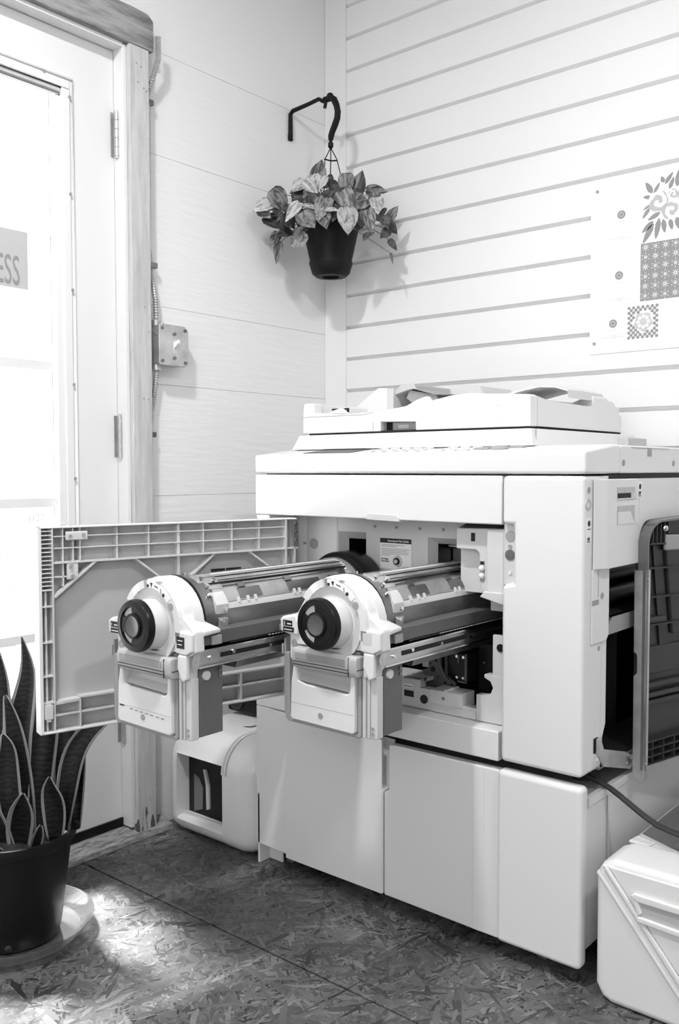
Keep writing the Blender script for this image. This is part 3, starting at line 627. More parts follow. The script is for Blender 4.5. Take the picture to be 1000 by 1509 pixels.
# instruction label
lb = part('instruction_label', B().box(0.670, 0.756, -0.6058, -0.604, 0.728, 0.796), 'paper', pl_, label='white instruction label with a black title band')
part('label_band', B().box(0.670, 0.756, -0.6062, -0.6058, 0.7855, 0.796), 'ink', lb)
text('label_title', 'Removing the Print Cylinder', 0.0066, (0.692, -0.6064, 0.7885), FACE_Y, 'paper', lb, sx=0.76)
part('label_lines', (lambda b2: [b2.box(0.674, x, -0.6062, -0.6058, z, z + 0.0011) for x, z in ((0.738, 0.781), (0.716, 0.7775), (0.752, 0.7715), (0.744, 0.768), (0.750, 0.7645), (0.746, 0.761), (0.698, 0.7575))] and b2)(B()), 'print', lb)
text('label_note', 'Print Cylinder', 0.0052, (0.673, -0.6062, 0.7480), FACE_Y, 'ink', lb, sx=0.7)
text('label_note', 'Release Button', 0.0052, (0.673, -0.6062, 0.7430), FACE_Y, 'ink', lb, sx=0.7)
rb = part('release_button', B().lathe([(0.0, -0.004), (0.0115, -0.004), (0.013, 0.0), (0.0, 0.0)], (0.719, -0.6058, 0.746), 'y', 24), 'lgrey', pl_, smooth=True)
part('button_cap', B().lathe([(0.0, -0.002), (0.008, -0.002), (0.0085, 0.0), (0.0, 0.0)], (0.719, -0.6100, 0.746), 'y', 20), 'black', rb, smooth=True)
part('button_centre', B().lathe([(0.0, -0.003), (0.0045, -0.003), (0.005, 0.0), (0.0, 0.0)], (0.719, -0.6118, 0.746), 'y', 16), 'grey', rb, smooth=True)
# L shaped control cover
YC = -0.668
cc = part('interlock_cover', B().prism([(0.911, 0.789), (0.911, 0.831), (1.030, 0.834), (1.030, 0.686), (1.015, 0.688), (0.979, 0.698), (0.965, 0.722), (0.965, 0.782), (0.958, 0.789)], 'y', YC, YC + 0.055), 'lgrey', ma, bevel=0.003, seg=2)
part('cover_top_shade', B().prism([(-0.664, 0.832), (-0.615, 0.832), (-0.615, 0.843)], 'x', 0.913, 1.028), 'rimgrey', cc)  # dark grey stands in for the shade below the front panel
part('cover_side', B().prism([(0.994, 0.832), (1.0325, 0.835), (1.0325, 0.71), (0.994, 0.71)], 'y', -0.6885, YC + 0.002), 'lgrey', cc, bevel=0.003)
part('cover_ledge', B().prism([(0.982, 0.700), (0.992, 0.7115), (1.034, 0.7115), (1.034, 0.688)], 'y', -0.694, YC + 0.002), 'lgrey', cc, bevel=0.002)
part('slot', B().box(0.9465, 0.9555, YC - 0.0008, YC + 0.001, 0.806, 0.823), 'matt', cc)
sl = part('switch_slot', B().box(0.9675, 0.978, YC - 0.0008, YC + 0.001, 0.727, 0.768), 'midgrey', cc)
for z in (0.754, 0.739): part('switch_knob', B().sphere((0.973, YC - 0.003, z), 0.0062, 6), 'toggle', sl, smooth=True)
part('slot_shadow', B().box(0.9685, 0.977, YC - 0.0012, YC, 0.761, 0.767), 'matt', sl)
part('gusset_plate', B().box(0.905, 0.965, -0.640, -0.632, 0.70, 0.80).cyl((0.958, -0.6415, 0.755), (0.958, -0.64, 0.755), 0.003, 10), 'lgrey', ma)
# lower mechanism
part('mechanism_floor', B().box(0.41, 1.040, -0.62, -0.37, 0.444, 0.452), 'darksteel', ma)
ch = part('chassis', B().prism([(0.71, 0.4445), (0.71, 0.502), (0.820, 0.505), (0.820, 0.489), (0.860, 0.489), (0.860, 0.468), (0.958, 0.468), (0.958, 0.4445)], 'y', -0.662, -0.640).prism([(0.71, 0.497), (0.71, 0.505), (0.820, 0.505), (0.820, 0.497)], 'y', -0.64, -0.58), 'lgrey', ma, bevel=0.0015)
part('hole', B().cyl((0.830, -0.6635, 0.466), (0.830, -0.66, 0.466), 0.0095, 20), 'smoke2', ch)
for a, b_ in ((0.757, 0.772), (0.779, 0.803)): part('connector_slot', B().box(a, b_, -0.6632, -0.661, 0.466, 0.479), 'matt', ch)
part('chassis_label', B().box(0.776, 0.802, -0.6632, -0.662, 0.484, 0.493), 'paper', ch)
text('label_print', 'MOTOR UNIT', 0.004, (0.777, -0.6634, 0.4868), FACE_Y, 'ink', ch, sx=0.9) if False else None
part('label_lines', B().box(0.778, 0.800, -0.6635, -0.6631, 0.487, 0.4885), 'ink', ch)
bl = part('drive_block', B().box(0.849, 0.926, -0.668, -0.618, 0.4625, 0.492), 'lgrey', ma, bevel=0.0015)
part('screw_head', B().cyl((0.882, -0.6695, 0.477), (0.882, -0.667, 0.477), 0.0035, 10), 'darksteel', bl)
part('block_rib', B().box(0.884, 0.889, -0.668, -0.62, 0.492, 0.495), 'lgrey', bl)
part('ledge', B().box(0.849, 0.957, -0.664, -0.642, 0.4445, 0.462), 'lgrey', ma, bevel=0.001)
part('chassis', B().prism([(0.958, 0.4445), (0.958, 0.498), (0.975, 0.498), (0.990, 0.502), (0.996, 0.516), (0.990, 0.528), (0.976, 0.534), (0.976, 0.541), (1.036, 0.541), (1.036, 0.4445)], 'y', -0.664, -0.644), 'lgrey', ma, bevel=0.0015)
part('side_bracket', B().box(0.994, 1.036, -0.662, -0.652, 0.541, 0.622), 'lgrey', ma, bevel=0.001)
part('hole', B().cyl((1.012, -0.6645, 0.598), (1.012, -0.66, 0.598), 0.008, 16), 'smoke2', ma)
part('vertical_slot', B().box(1.018, 1.021, -0.6648, -0.663, 0.462, 0.492), 'matt', ma)
me_ = part('gear_bracket', B().prism([(0.792, 0.486), (0.792, 0.516), (0.806, 0.520), (0.806, 0.538), (0.812, 0.545), (0.820, 0.553), (0.830, 0.553), (0.838, 0.545), (0.838, 0.528), (0.846, 0.514), (0.858, 0.508), (0.874, 0.498), (0.874, 0.480), (0.86, 0.474)], 'y', -0.612, -0.606), 'plate', ma, bevel=0.0008, seg=1)
for x, z, r_ in ((0.818, 0.520, 0.006), (0.826, 0.540, 0.003), (0.812, 0.532, 0.002), (0.800, 0.500, 0.003), (0.85, 0.495, 0.003), (0.832, 0.505, 0.002), (0.866, 0.492, 0.003)):
    part('hole', B().cyl((x, -0.6130, z), (x, -0.611, z), r_, 12), 'matt', me_)
part('white_coupler', B().box(0.786, 0.803, -0.606, -0.585, 0.520, 0.540), 'lgrey', ma, bevel=0.001)
mo = part('motor', B().box(0.842, 0.897, -0.600, -0.545, 0.500, 0.560), 'smoke2', ma, bevel=0.002)
for x, z in ((0.872, 0.553), (0.872, 0.508), (0.888, 0.553), (0.888, 0.508)): part('screw_head', B().cyl((x, -0.6025, z), (x, -0.60, z), 0.0032, 10), 'chrome', mo)
part('motor_frame', B().box(0.842, 0.880, -0.603, -0.600, 0.556, 0.5605).box(0.892, 0.897, -0.603, -0.600, 0.500, 0.5605).box(0.842, 0.848, -0.603, -0.600, 0.500, 0.5605).box(0.874, 0.878, -0.603, -0.600, 0.54, 0.5605).box(0.874, 0.897, -0.603, -0.600, 0.498, 0.502), 'plate', mo)
part('curved_arm', B().tube([(0.842, -0.616, 0.556), (0.838, -0.616, 0.540), (0.842, -0.616, 0.522), (0.852, -0.616, 0.508), (0.866, -0.616, 0.498)], 0.0022, 6), 'plate', ma)
part('dark_gearbox', B().box(0.90, 0.96, -0.56, -0.50, 0.46, 0.58).cyl((0.975, -0.54, 0.57), (0.975, -0.50, 0.57), 0.018, 20), 'smoke2', ma, bevel=0.002)
for x, y, z in ((0.955, -0.565, 0.553), (0.968, -0.56, 0.560), (0.935, -0.565, 0.512), (0.916, -0.565, 0.54)): part('screw_head', B().sphere((x, y, z), 0.0032, 5), 'chrome', ma)
# open front door
th = math.radians(15.1); DX, DY = -math.sin(th), -math.cos(th); NX, NY = math.cos(th), -math.sin(th)
HNG = (0.485, -0.700)
def dbox(b2, s0, s1, n0, n1, z0, z1):
    def Q(s, n, z): return (HNG[0] + DX * s + NX * n, HNG[1] + DY * s + NY * n, z)
    vs = [Q(s, n, z) for s in (s0, s1) for n in (n0, n1) for z in (z0, z1)]
    return b2.poly(vs, [(0, 1, 3, 2), (4, 6, 7, 5), (0, 4, 5, 1), (2, 3, 7, 6), (0, 2, 6, 4), (1, 5, 7, 3)])
def dstrip(b2, s0, z0, s1, z1, w, n0, n1):
    def Q(s, n, z): return (HNG[0] + DX * s + NX * n, HNG[1] + DY * s + NY * n, z)
    d = Vector((s1 - s0, z1 - z0)).normalized(); p = Vector((-d.y, d.x)) * w / 2
    c_ = [(s0 + p.x, z0 + p.y), (s1 + p.x, z1 + p.y), (s1 - p.x, z1 - p.y), (s0 - p.x, z0 - p.y)]
    vs = [Q(a, n0, b_) for a, b_ in c_] + [Q(a, n1, b_) for a, b_ in c_]
    return b2.poly(vs, [(0, 1, 2, 3), (7, 6, 5, 4), (0, 4, 5, 1), (1, 5, 6, 2), (2, 6, 7, 3), (3, 7, 4, 0)])
ZT, ZB, SW = 0.8395, 0.436, 0.583
dr = part('front_door', dbox(B(), 0.0, SW, -0.004, 0.0, ZB, ZT), 'rib', ma, label='open front door seen from its ribbed inside')
rim = B(); dbox(rim, 0, SW, -0.006, 0.024, ZT - 0.0035, ZT); dbox(rim, 0, SW, -0.006, 0.024, ZB, ZB + 0.0045); dbox(rim, SW - 0.006, SW + 0.001, -0.006, 0.024, ZB, ZT)
part('door_rim', rim, 'white', dr, bevel=0.001, seg=1)
RW = 0.0028
def rib(s0, z0, s1, z1, n1=0.022, w=RW, m_='lgrey'): return part('rib', dstrip(B(), s0, z0, s1, z1, w, 0.0, n1), m_, dr)
for z in (0.820, 0.797): rib(0.028, z, 0.556, z, 0.019, 0.0022)
rib(0.028, 0.771, 0.556, 0.769, 0.023, 0.0034)
rib(-0.005, 0.771, 0.028, 0.771)
for s in (0.534, 0.514, 0.500, 0.424, 0.356, 0.232, 0.163, 0.095): rib(s, 0.771, s, ZT, 0.018, 0.0025)
rib(0.289, 0.70, 0.289, ZT, 0.016, 0.006)
rib(0.028, 0.44, 0.028, ZT, 0.023, 0.0034); rib(0.004, 0.44, 0.004, ZT, 0.022)
rib(0.556, 0.44, 0.556, ZT, 0.023, 0.0030)
for k in range(1, 16): rib(0.557, ZT - k * 0.00815, 0.579, ZT - k * 0.00815, 0.023, 0.0016, 'white')
for z in (0.717, 0.685, 0.615, 0.549, 0.497): rib(0.556, z, 0.580, z, 0.022, 0.0028)
rib(0.5685, ZB, 0.5685, 0.717, 0.016, 0.0035)
rib(0.553, 0.702, 0.469, 0.769, 0.022, 0.0042); rib(0.385, 0.768, 0.316, 0.714, 0.020, 0.0042); rib(0.273, 0.715, 0.206, 0.769, 0.020, 0.0042); rib(0.121, 0.769, 0.050, 0.718, 0.020, 0.0042)
rib(0.556, 0.741, 0.505, 0.741, 0.018); rib(0.534, 0.771, 0.534, 0.722, 0.018)
rib(0.553, 0.494, 0.505, 0.496, 0.022, 0.005); rib(0.505, 0.497, 0.505, ZB, 0.022, 0.0032); rib(0.505, 0.500, 0.028, 0.503, 0.021, 0.0032); rib(0.555, 0.470, 0.028, 0.474, 0.021, 0.0028); rib(0.144, ZB, 0.144, 0.503, 0.021, 0.0045)
part('latch_bracket', dbox(B(), 0.486, 0.530, 0.019, 0.024, 0.812, 0.829), 'lgrey', dr, bevel=0.002)
part('latch_bracket', dbox(B(), 0.505, 0.528, 0.018, 0.022, 0.735, 0.768), 'lgrey', dr, bevel=0.002)
for s, z in ((0.495, 0.822), (0.521, 0.820), (0.520, 0.762), (0.517, 0.742)):
    p0 = (HNG[0] + DX * s + NX * 0.022, HNG[1] + DY * s + NY * 0.022, z); p1 = (p0[0] + NX * 0.004, p0[1] + NY * 0.004, z)
    part('screw_head', B().cyl(p0, p1, 0.0035, 10), 'midgrey', dr)
part('catch', dbox(dbox(B(), 0.560, 0.576, 0.018, 0.027, 0.466, 0.494), 0.563, 0.573, 0.02, 0.025, 0.460, 0.500), 'lgrey', dr, bevel=0.001)
part('door_label', dbox(B(), 0.172, 0.206, 0.0, 0.0012, 0.7205, 0.7335), 'ink', dr); part('door_label', dbox(B(), 0.132, 0.169, 0.0, 0.0012, 0.7205, 0.7335), 'ink', dr)
hg = part('door_hinge', dbox(B(), -0.004, 0.010, 0.018, 0.024, 0.775, 0.836), 'steel', dr, bevel=0.001)
for z in (0.826, 0.808, 0.790):
    p0 = (HNG[0] + DX * 0.003 + NX * 0.022, HNG[1] + DY * 0.003 + NY * 0.022, z); part('screw_head', B().cyl(p0, (p0[0] + NX * .005, p0[1] + NY * .005, z), 0.0032, 10), 'darksteel', dr)
# side cover, stickers, side panel strip, rollers
sc_ = part('side_cover', B().prism([(X1 + 0.001, -0.673), (1.209, -0.673), (1.2195, -0.650), (1.222, -0.640), (1.222, -0.500), (X1 + 0.001, -0.500)], 'z', 0.767, 0.9315), 'white', ma, bevel=0.009, seg=4)
part('side_cover_rear', B().prism([(-0.500, 0.770), (-0.500, 0.9313), (-0.06, 0.9313), (-0.06, 0.84), (-0.42, 0.835), (-0.46, 0.80)], 'x', X1 + 0.001, 1.2218), 'white', sc_)
vz = B(); vz.box(1.2218, 1.2228, -0.606, -0.522, 0.8955, 0.914)
part('grip_slot', B().box(1.2222, 1.2232, -0.606, -0.524, 0.905, 0.916), 'grey', sc_)
part('grip_slot', B().box(1.2222, 1.2235, -0.604, -0.545, 0.8955, 0.905), 'matt', sc_)
part('grip_frame', B().box(1.222, 1.224, -0.608, -0.522, 0.893, 0.8955).box(1.222, 1.224, -0.543, -0.522, 0.8955, 0.905), 'lgrey', sc_)
part('finger_recess', B().poly([(1.2225, -0.604, 0.881), (1.2225, -0.523, 0.881), (1.2225, -0.545, 0.870), (1.2225, -0.604, 0.870)], [(0, 1, 2, 3)]), 'grey', sc_)
part('finger_recess', B().poly([(1.2225, -0.523, 0.881), (1.2225, -0.523, 0.846), (1.2225, -0.545, 0.870)], [(0, 1, 2)]), 'grey', sc_)
part('finger_ramp', B().poly([(1.2228, -0.604, 0.870), (1.2228, -0.545, 0.870), (1.2228, -0.523, 0.846), (1.2228, -0.604, 0.846)], [(0, 1, 2, 3)]), 'white', sc_)
def sticker(x, y0, y1, z0, z1, par):
    s_ = part('sticker', B().box(x, x + 0.0006, y0, y1, z0, z1), 'paper', par); yc = (y0 + y1) / 2
    part('sticker_print', B().cyl((x + .0005, yc, z1 - 0.010), (x + .001, yc, z1 - 0.010), 0.0055, 14).box(x + .0005, x + .001, yc - .007, yc + .007, z1 - .021, z1 - .0195).box(x + .0005, x + .001, yc - .007, yc - .0055, z0 + .003, z0 + .012).box(x + .0005, x + .001, yc - .0055, yc + .006, z0 + .003, z0 + .0045).cyl((x + .0005, yc, z0 + .009), (x + .001, yc, z0 + .009), 0.0035, 10), 'ink', s_)
sticker(1.2222, -0.511, -0.488, 0.894, 0.926, sc_); sticker(X1 + 0.0002, -0.698, -0.677, 0.815, 0.862, ma)
part('screw_hole', B().cyl((X1 - 0.002, -0.688, 0.912), (X1 + 0.0008, -0.688, 0.912), 0.006, 12), 'midgrey', ma)
part('round_key', B().lathe([(0.006, 0.001), (0.011, 0.001), (0.012, -0.002), (0.005, -0.002)], (X1, -0.690, 0.886), 'x', 18), 'grey', ma, smooth=True)
sp_ = part('side_panel', B().prism([(-0.675, 0.630), (-0.675, 0.768), (-0.602, 0.765), (-0.602, 0.640), (-0.612, 0.630)], 'x', X1, X1 + 0.0035), 'white', ma, bevel=0.001)
part('panel_seam', B().box(X1 + .0035, X1 + .0042, -0.652, -0.651, 0.715, 0.765).box(X1 + .0035, X1 + .0042, -0.676, -0.649, 0.702, 0.711), 'midgrey', sp_)
part('screw_hole', B().cyl((X1 + .003, -0.634, 0.716), (X1 + 0.0045, -0.634, 0.716), 0.006, 12), 'midgrey', sp_)
part('screw_hole', B().cyl((X1 - .004, -0.638, 0.618), (X1 + 0.0005, -0.638, 0.618), 0.005, 12), 'midgrey', ma)
part('hinge_cutout', B().box(X1 - .004, X1 + .0008, -0.656, -0.638, 0.424, 0.452), 'matt', ma)
part('foot_tab', B().box(X1 - .004, X1 + .003, -0.662, -0.632, 0.400, 0.422).cyl((X1 + .002, -0.646, 0.410), (X1 + .005, -0.646, 0.410), 0.004, 10), 'lgrey', ma, bevel=0.001)
ro = B()
for z in (0.745, 0.70): ro.cyl((1.155, -0.56, z), (1.155, -0.15, z), 0.018, 20)
part('feed_roller', ro, 'smoke2', ma, smooth=True)
part('roller_shelf', B().box(1.12, 1.20, -0.594, -0.15, 0.655, 0.668), 'smoke', ma)
part('roller_shelf', B().prism([(-0.595, 0.637), (-0.595, 0.655), (-0.57, 0.668), (-0.15, 0.668), (-0.15, 0.637)], 'x', 1.19, 1.203), 'midgrey', ma)
# folded paper tray on the side
TX0, TY0 = 1.216, -0.500
ta = math.radians(10.4); TDX, TDY = math.sin(ta), math.cos(ta); TL = 0.40
def tq(s, n, z): return (TX0 + TDX * s + TDY * n, TY0 + TDY * s - TDX * n, z - 0.03 * s)
def tbox(b2, s0, s1, n0, n1, z0, z1):
    vs = [tq(s, n, z) for s in (s0, s1) for n in (n0, n1) for z in (z0, z1)]
    return b2.poly(vs, [(0, 1, 3, 2), (4, 6, 7, 5), (0, 4, 5, 1), (2, 3, 7, 6), (0, 2, 6, 4), (1, 5, 7, 3)])
def tprism(b2, pts, n0, n1):
    n = len(pts); vs = [tq(s, n0, z) for s, z in pts] + [tq(s, n1, z) for s, z in pts]
    return b2.poly(vs, [tuple(range(n)), tuple(range(2 * n - 1, n - 1, -1))] + [(i, (i + 1) % n, n + (i + 1) % n, n + i) for i in range(n)])
arc = [(0.055 - 0.055 * math.cos(a), 0.800 + 0.052 * math.sin(a)) for a in [k * PI / 2 / 8 for k in range(9)]]
tr = part('feed_tray', tprism(B(), [(0.0, 0.36)] + arc + [(TL, 0.875), (TL, 0.36)], 0.0, 0.006), 'smoke', ma, label='smoked plastic tray folded up against the right side')
edge = B()
full = [(0.0, 0.70)] + arc + [(TL, 0.875)]
inner = [(0.004, 0.70)] + [(0.055 - 0.051 * math.cos(a), 0.800 + 0.048 * math.sin(a)) for a in [k * PI / 2 / 8 for k in range(9)]] + [(TL, 0.871)]
for i in range(len(full) - 1):
    quad = [full[i], full[i + 1], inner[i + 1], inner[i]]
    tprism(edge, quad, -0.001, 0.027)
part('tray_rim', edge, 'rimgrey', tr, smooth=True)
part('tray_rim_lower', tbox(B(), 0.0, 0.004, 0.0, 0.027, 0.36, 0.70), 'rimgrey', tr)
for z in (0.757, 0.70, 0.645): part('tray_rib', tbox(B(), 0.004, TL, 0.006, 0.022, z - 0.0015, z + 0.0015), 'smoke', tr)
part('tray_rib', tbox(B(), 0.02, TL, 0.006, 0.020, 0.803, 0.806), 'smoke', tr)
for k in range(5): part('tray_rib', tbox(B(), 0.028 + k * 0.014, 0.031 + k * 0.014, 0.006, 0.020, 0.805, 0.838 + k * 0.003), 'smoke', tr)
part('tray_duct', tprism(B(), [(0.045, 0.80), (0.080, 0.80), (0.110, 0.60), (0.075, 0.60)], 0.006, 0.010), 'smoke2', tr)
part('tray_duct', tprism(B(), [(0.083, 0.80), (0.2, 0.80), (0.2, 0.62), (0.113, 0.62)], 0.006, 0.016), 'smoke', tr, bevel=0.003)
part('tray_boss', tprism(B(), [(0.012, 0.645), (0.085, 0.645), (0.09, 0.652), (0.085, 0.66), (0.012, 0.66)], 0.006, 0.018), 'smoke', tr, bevel=0.004)
part('tray_plate', tbox(B(), 0.006, TL, 0.006, 0.012, 0.545, 0.60), 'smoke', tr, bevel=0.002)
for z in (0.525, 0.505, 0.49): part('tray_step', tbox(B(), 0.004, TL, 0.006, 0.018, z - 0.006, z + 0.004), 'smoke', tr, bevel=0.002)
gl_ = B()
for z in (0.368, 0.383, 0.398, 0.413): tbox(gl_, 0.004, TL, 0.006, 0.022, z - 0.0012, z + 0.0012)
for s in (0.035, 0.075, 0.115, 0.16): tbox(gl_, s, s + 0.0025, 0.006, 0.022, 0.368, 0.413)
part('tray_grille', gl_, 'smoke', tr)
part('tray_boss', B().sphere(tq(0.075, 0.016, 0.835), 0.008, 6), 'chrome', tr, smooth=True)
part('tray_latch', tbox(B(), 0.075, 0.2, 0.012, 0.022, 0.79, 0.822), 'midgrey', tr, bevel=0.004)
ym = TY0 - 0.003
br = part('tray_bracket', B().prism([(1.217, 0.352), (1.2165, 0.545), (1.2205, 0.5475), (1.2235, 0.552), (1.2235, 0.585), (1.2205, 0.590), (1.2165, 0.592), (1.2155, 0.752), (1.2405, 0.754), (1.2415, 0.338), (1.232, 0.334), (1.226, 0.338)], 'y', ym, ym + 0.003), 'galv', ma, bevel=0.0005, seg=1)
part('bracket_flange', B().box(1.2385, 1.2420, ym - 0.002, ym + 0.014, 0.345, 0.754), 'steel', br)
for z in (0.737, 0.66, 0.375): part('bracket_pin', B().sphere((1.2435, ym - 0.001, z), 0.002, 5), 'chrome', br)
part('support_arm', B().prism([(-0.650, 0.425), (-0.650, 0.450), (-0.636, 0.452), (-0.620, 0.425), (-0.505, 0.392), (-0.478, 0.392), (-0.470, 0.383), (-0.472, 0.366), (-0.492, 0.355), (-0.62, 0.392)], 'x', 1.2065, 1.2090), 'galv', ma)
part('arm_pivot', B().cyl((1.2085, -0.502, 0.385), (1.2175, -0.505, 0.385), 0.0055, 16).cyl((1.208, -0.506, 0.370), (1.210, -0.506, 0.370), 0.003, 10), 'steel', ma, smooth=True)

# scanner / document feeder
part('scanner_base', B().poly([(0.398, -0.605, 0.9965), (1.046, -0.605, 0.9965), (1.058, -0.09, 0.9965), (0.398, -0.09, 0.9965), (0.417, -0.598, 1.031), (1.040, -0.598, 1.031), (1.046, -0.10, 1.031), (0.417, -0.10, 1.031)], [(3, 2, 1, 0), (4, 5, 6, 7), (0, 1, 5, 4), (1, 2, 6, 5), (2, 3, 7, 6), (3, 0, 4, 7)]), 'white', ma, bevel=0.002)
part('base_seam', B().box(1.0425, 1.0442, -0.585, -0.5838, 0.999, 1.030), 'midgrey', ma)
part('base_rear', B().box(1.047, 1.075, -0.20, -0.09, 0.9965, 1.022), 'grey', ma, bevel=0.002)
part('lid_gap_shade', B().box(0.425, 1.018, -0.57, -0.11, 1.0305, 1.038), 'matt', ma)  # black strip painting the shade in the gap between base and lid
lid = part('platen_lid', B().prism([(0.408, 1.0365), (0.408, 1.078), (0.4105, 1.106), (0.414, 1.110), (0.440, 1.110), (0.444, 1.106), (0.446, 1.085), (0.488, 1.084), (0.531, 1.079), (0.60, 1.081), (0.66, 1.084), (0.721, 1.091), (0.79, 1.100), (0.837, 1.108), (0.88, 1.110), (1.020, 1.101), (1.0255, 1.098), (1.0255, 1.0365), (0.744, 1.0365), (0.744, 1.055), (0.646, 1.058), (0.646, 1.0365)], 'y', -0.575, -0.545), 'white', ma, bevel=0.0025, label='white document feeder lid')
part('lid_body', B().box(0.410, 1.0235, -0.545, -0.12, 1.0375, 1.0775), 'white', lid)
part('lid_side', B().prism([(-0.5445, 1.0375), (-0.5445, 1.0985), (-0.50, 1.092), (-0.30, 1.090), (-0.22, 1.110), (-0.17, 1.106), (-0.145, 1.085), (-0.135, 1.070), (-0.130, 1.0375)], 'x', 0.995, 1.0252), 'white', lid)
part('lid_rear', B().box(0.410, 1.02, -0.18, -0.12, 1.0775, 1.098), 'white', lid, bevel=0.004)
part('lid_left', B().box(0.410, 0.440, -0.545, -0.18, 1.0775, 1.108), 'white', lid, bevel=0.003)
part('feeder_top', B().prism([(0.56, 1.078), (0.60, 1.080), (0.72, 1.088), (0.84, 1.104), (0.995, 1.098), (0.995, 1.078)], 'y', -0.546, -0.18), 'white', lid)
part('window_slot', B().box(0.640, 0.750, -0.550, -0.540, 1.0375, 1.0570), 'smoke2', lid)
part('slot_glass', B().box(0.668, 0.742, -0.556, -0.550, 1.038, 1.0555), 'midgrey', lid)
part('slot_print', B().box(0.684, 0.712, -0.5565, -0.556, 1.042, 1.0505), 'traygrey', lid)
part('left_vent', B().box(0.478, 0.530, -0.548, -0.5445, 1.086, 1.096), 'matt', lid)
part('left_vent', B().box(0.478, 0.525, -0.549, -0.5475, 1.0895, 1.0915), 'lgrey', lid)
part('corner_tab', B().prism([(0.490, 1.084), (0.522, 1.094), (0.530, 1.094), (0.548, 1.080)], 'y', -0.574, -0.565), 'white', lid, bevel=0.001)
part('lid_seam', B().box(0.409, 0.600, -0.5756, -0.575, 1.0755, 1.0768).prism([(0.600, 1.0755), (0.625, 1.0795), (0.625, 1.0808), (0.600, 1.0768)], 'y', -0.5756, -0.575).box(0.625, 0.6265, -0.5756, -0.575, 1.038, 1.058), 'midgrey', lid)
part('paper_fin', B().prism([(0.715, 1.090), (0.742, 1.102), (0.762, 1.108), (0.772, 1.1095), (0.776, 1.106), (0.782, 1.092)], 'y', -0.572, -0.560), 'white', lid, bevel=0.001)
part('entry_guide', B().prism([(0.380, 1.100), (0.470, 1.156), (0.475, 1.159), (0.503, 1.157), (0.503, 1.078), (0.380, 1.078)], 'y', -0.360, -0.352), 'white', lid, bevel=0.001)
part('entry_block', B().box(0.503, 0.522, -0.358, -0.28, 1.075, 1.156), 'lgrey', lid)
part('left_cover', B().box(0.40, 0.47, -0.30, -0.18, 1.07, 1.150), 'grey', lid)
part('feeder_floor', B().prism([(0.52, 1.075), (0.52, 1.108), (0.66, 1.112), (0.66, 1.075)], 'y', -0.34, -0.20), 'midgrey', lid)
dt_ = part('document_tray', B().prism([(0.506, 1.136), (0.520, 1.150), (0.542, 1.165), (0.579, 1.163), (0.686, 1.146), (0.770, 1.148), (0.783, 1.126), (0.745, 1.124), (0.690, 1.132), (0.640, 1.134), (0.577, 1.152), (0.56, 1.150)], 'y', -0.350, -0.200), 'traygrey', lid, bevel=0.001)
hs = part('tray_sticker', B().poly([(0.583, -0.3512, 1.1620), (0.688, -0.3512, 1.1450), (0.690, -0.3512, 1.1340), (0.640, -0.3512, 1.1355), (0.588, -0.3512, 1.150)], [(0, 1, 2, 3, 4)]), 'midgrey', lid)
hb = B()
for k in range(11):
    x = 0.592 + k * 0.0082; z = 1.1575 - k * 0.00145
    hb.poly([(x, -0.3518, z), (x + 0.0012, -0.3518, z), (x + 0.0052, -0.3518, z - 0.0065), (x + 0.004, -0.3518, z - 0.0065)], [(0, 1, 2, 3)])
part('sticker_stripes', hb, 'rimgrey', lid)
part('tray_support', B().prism([(0.560, 1.150), (0.640, 1.134), (0.648, 1.120), (0.64, 1.11), (0.58, 1.11), (0.55, 1.13)], 'y', -0.340, -0.26), 'midgrey', lid)
cv = B(); pr = [(0.800, 1.104), (0.86, 1.118), (0.92, 1.130), (0.953, 1.1345), (0.99, 1.132), (1.020, 1.122), (1.022, 1.108)]
pr2 = [(a, b_ - 0.004) for a, b_ in pr][::-1]
part('paper_stop', cv.prism(pr + pr2, 'y', -0.400, -0.22), 'white2', lid, smooth=True)
part('stop_end', B().prism([(0.955, 1.095), (1.018, 1.118), (1.024, 1.112), (1.024, 1.09)], 'y', -0.28, -0.20), 'white', lid, bevel=0.002)
ll = part('notice_label', B().box(0.911, 1.000, -0.5760, -0.5750, 1.0440, 1.0915), 'paper', lid, label='white paper notice with faint print')
nl = B(); random.seed(2)
for z in (1.0875, 1.074, 1.070, 1.066, 1.0605, 1.0555, 1.0505):
    x = 0.922 + random.uniform(0, .01)
    while x < 0.985:
        w_ = random.uniform(0.003, 0.010); nl.box(x, x + w_, -0.5763, -0.5760, z - 0.0008, z + 0.0004); x += w_ + random.uniform(0.002, 0.006)
nl.prism([(0.941, 1.078), (0.950, 1.084), (0.962, 1.078), (0.957, 1.0785), (0.950, 1.081), (0.944, 1.0785)], 'y', -0.5763, -0.5760)
part('notice_print', nl, 'faint', ll)

# ================================================================== STAND
sd = thing('machine_stand', ((X0 + X1) / 2, -0.38, 0.0), 'white two-door wheeled cabinet stand under the duplicator', 'cabinet')
part('cabinet_body', B().box(X0 + 0.012, X1 - 0.002, -0.676, -0.08, 0.060, 0.332), 'white2', sd, bevel=0.002)
part('side_rail', B().box(X1 - 0.012, X1 + 0.0005, -0.678, -0.08, 0.328, 0.3435), 'white2', sd, bevel=0.001)
part('top_plate', B().box(X0 + 0.012, X1 - 0.012, -0.676, -0.08, 0.332, 0.340), 'midgrey', sd)
part('rail_end', B().box(X1 - 0.008, X1 + 0.0012, -0.6785, -0.673, 0.327, 0.345), 'grey', sd)
sdp = B().box(X1 - 0.001, X1 + 0.0008, -0.590, -0.5885, 0.06, 0.328)
part('side_seam', sdp, 'midgrey', sd)
for x in (0.43, 1.14):
    for y in (-0.56, -0.15): part('machine_foot', B().cyl((x, y, 0.3395), (x, y, 0.3845), 0.022, 16), 'rubber', sd)
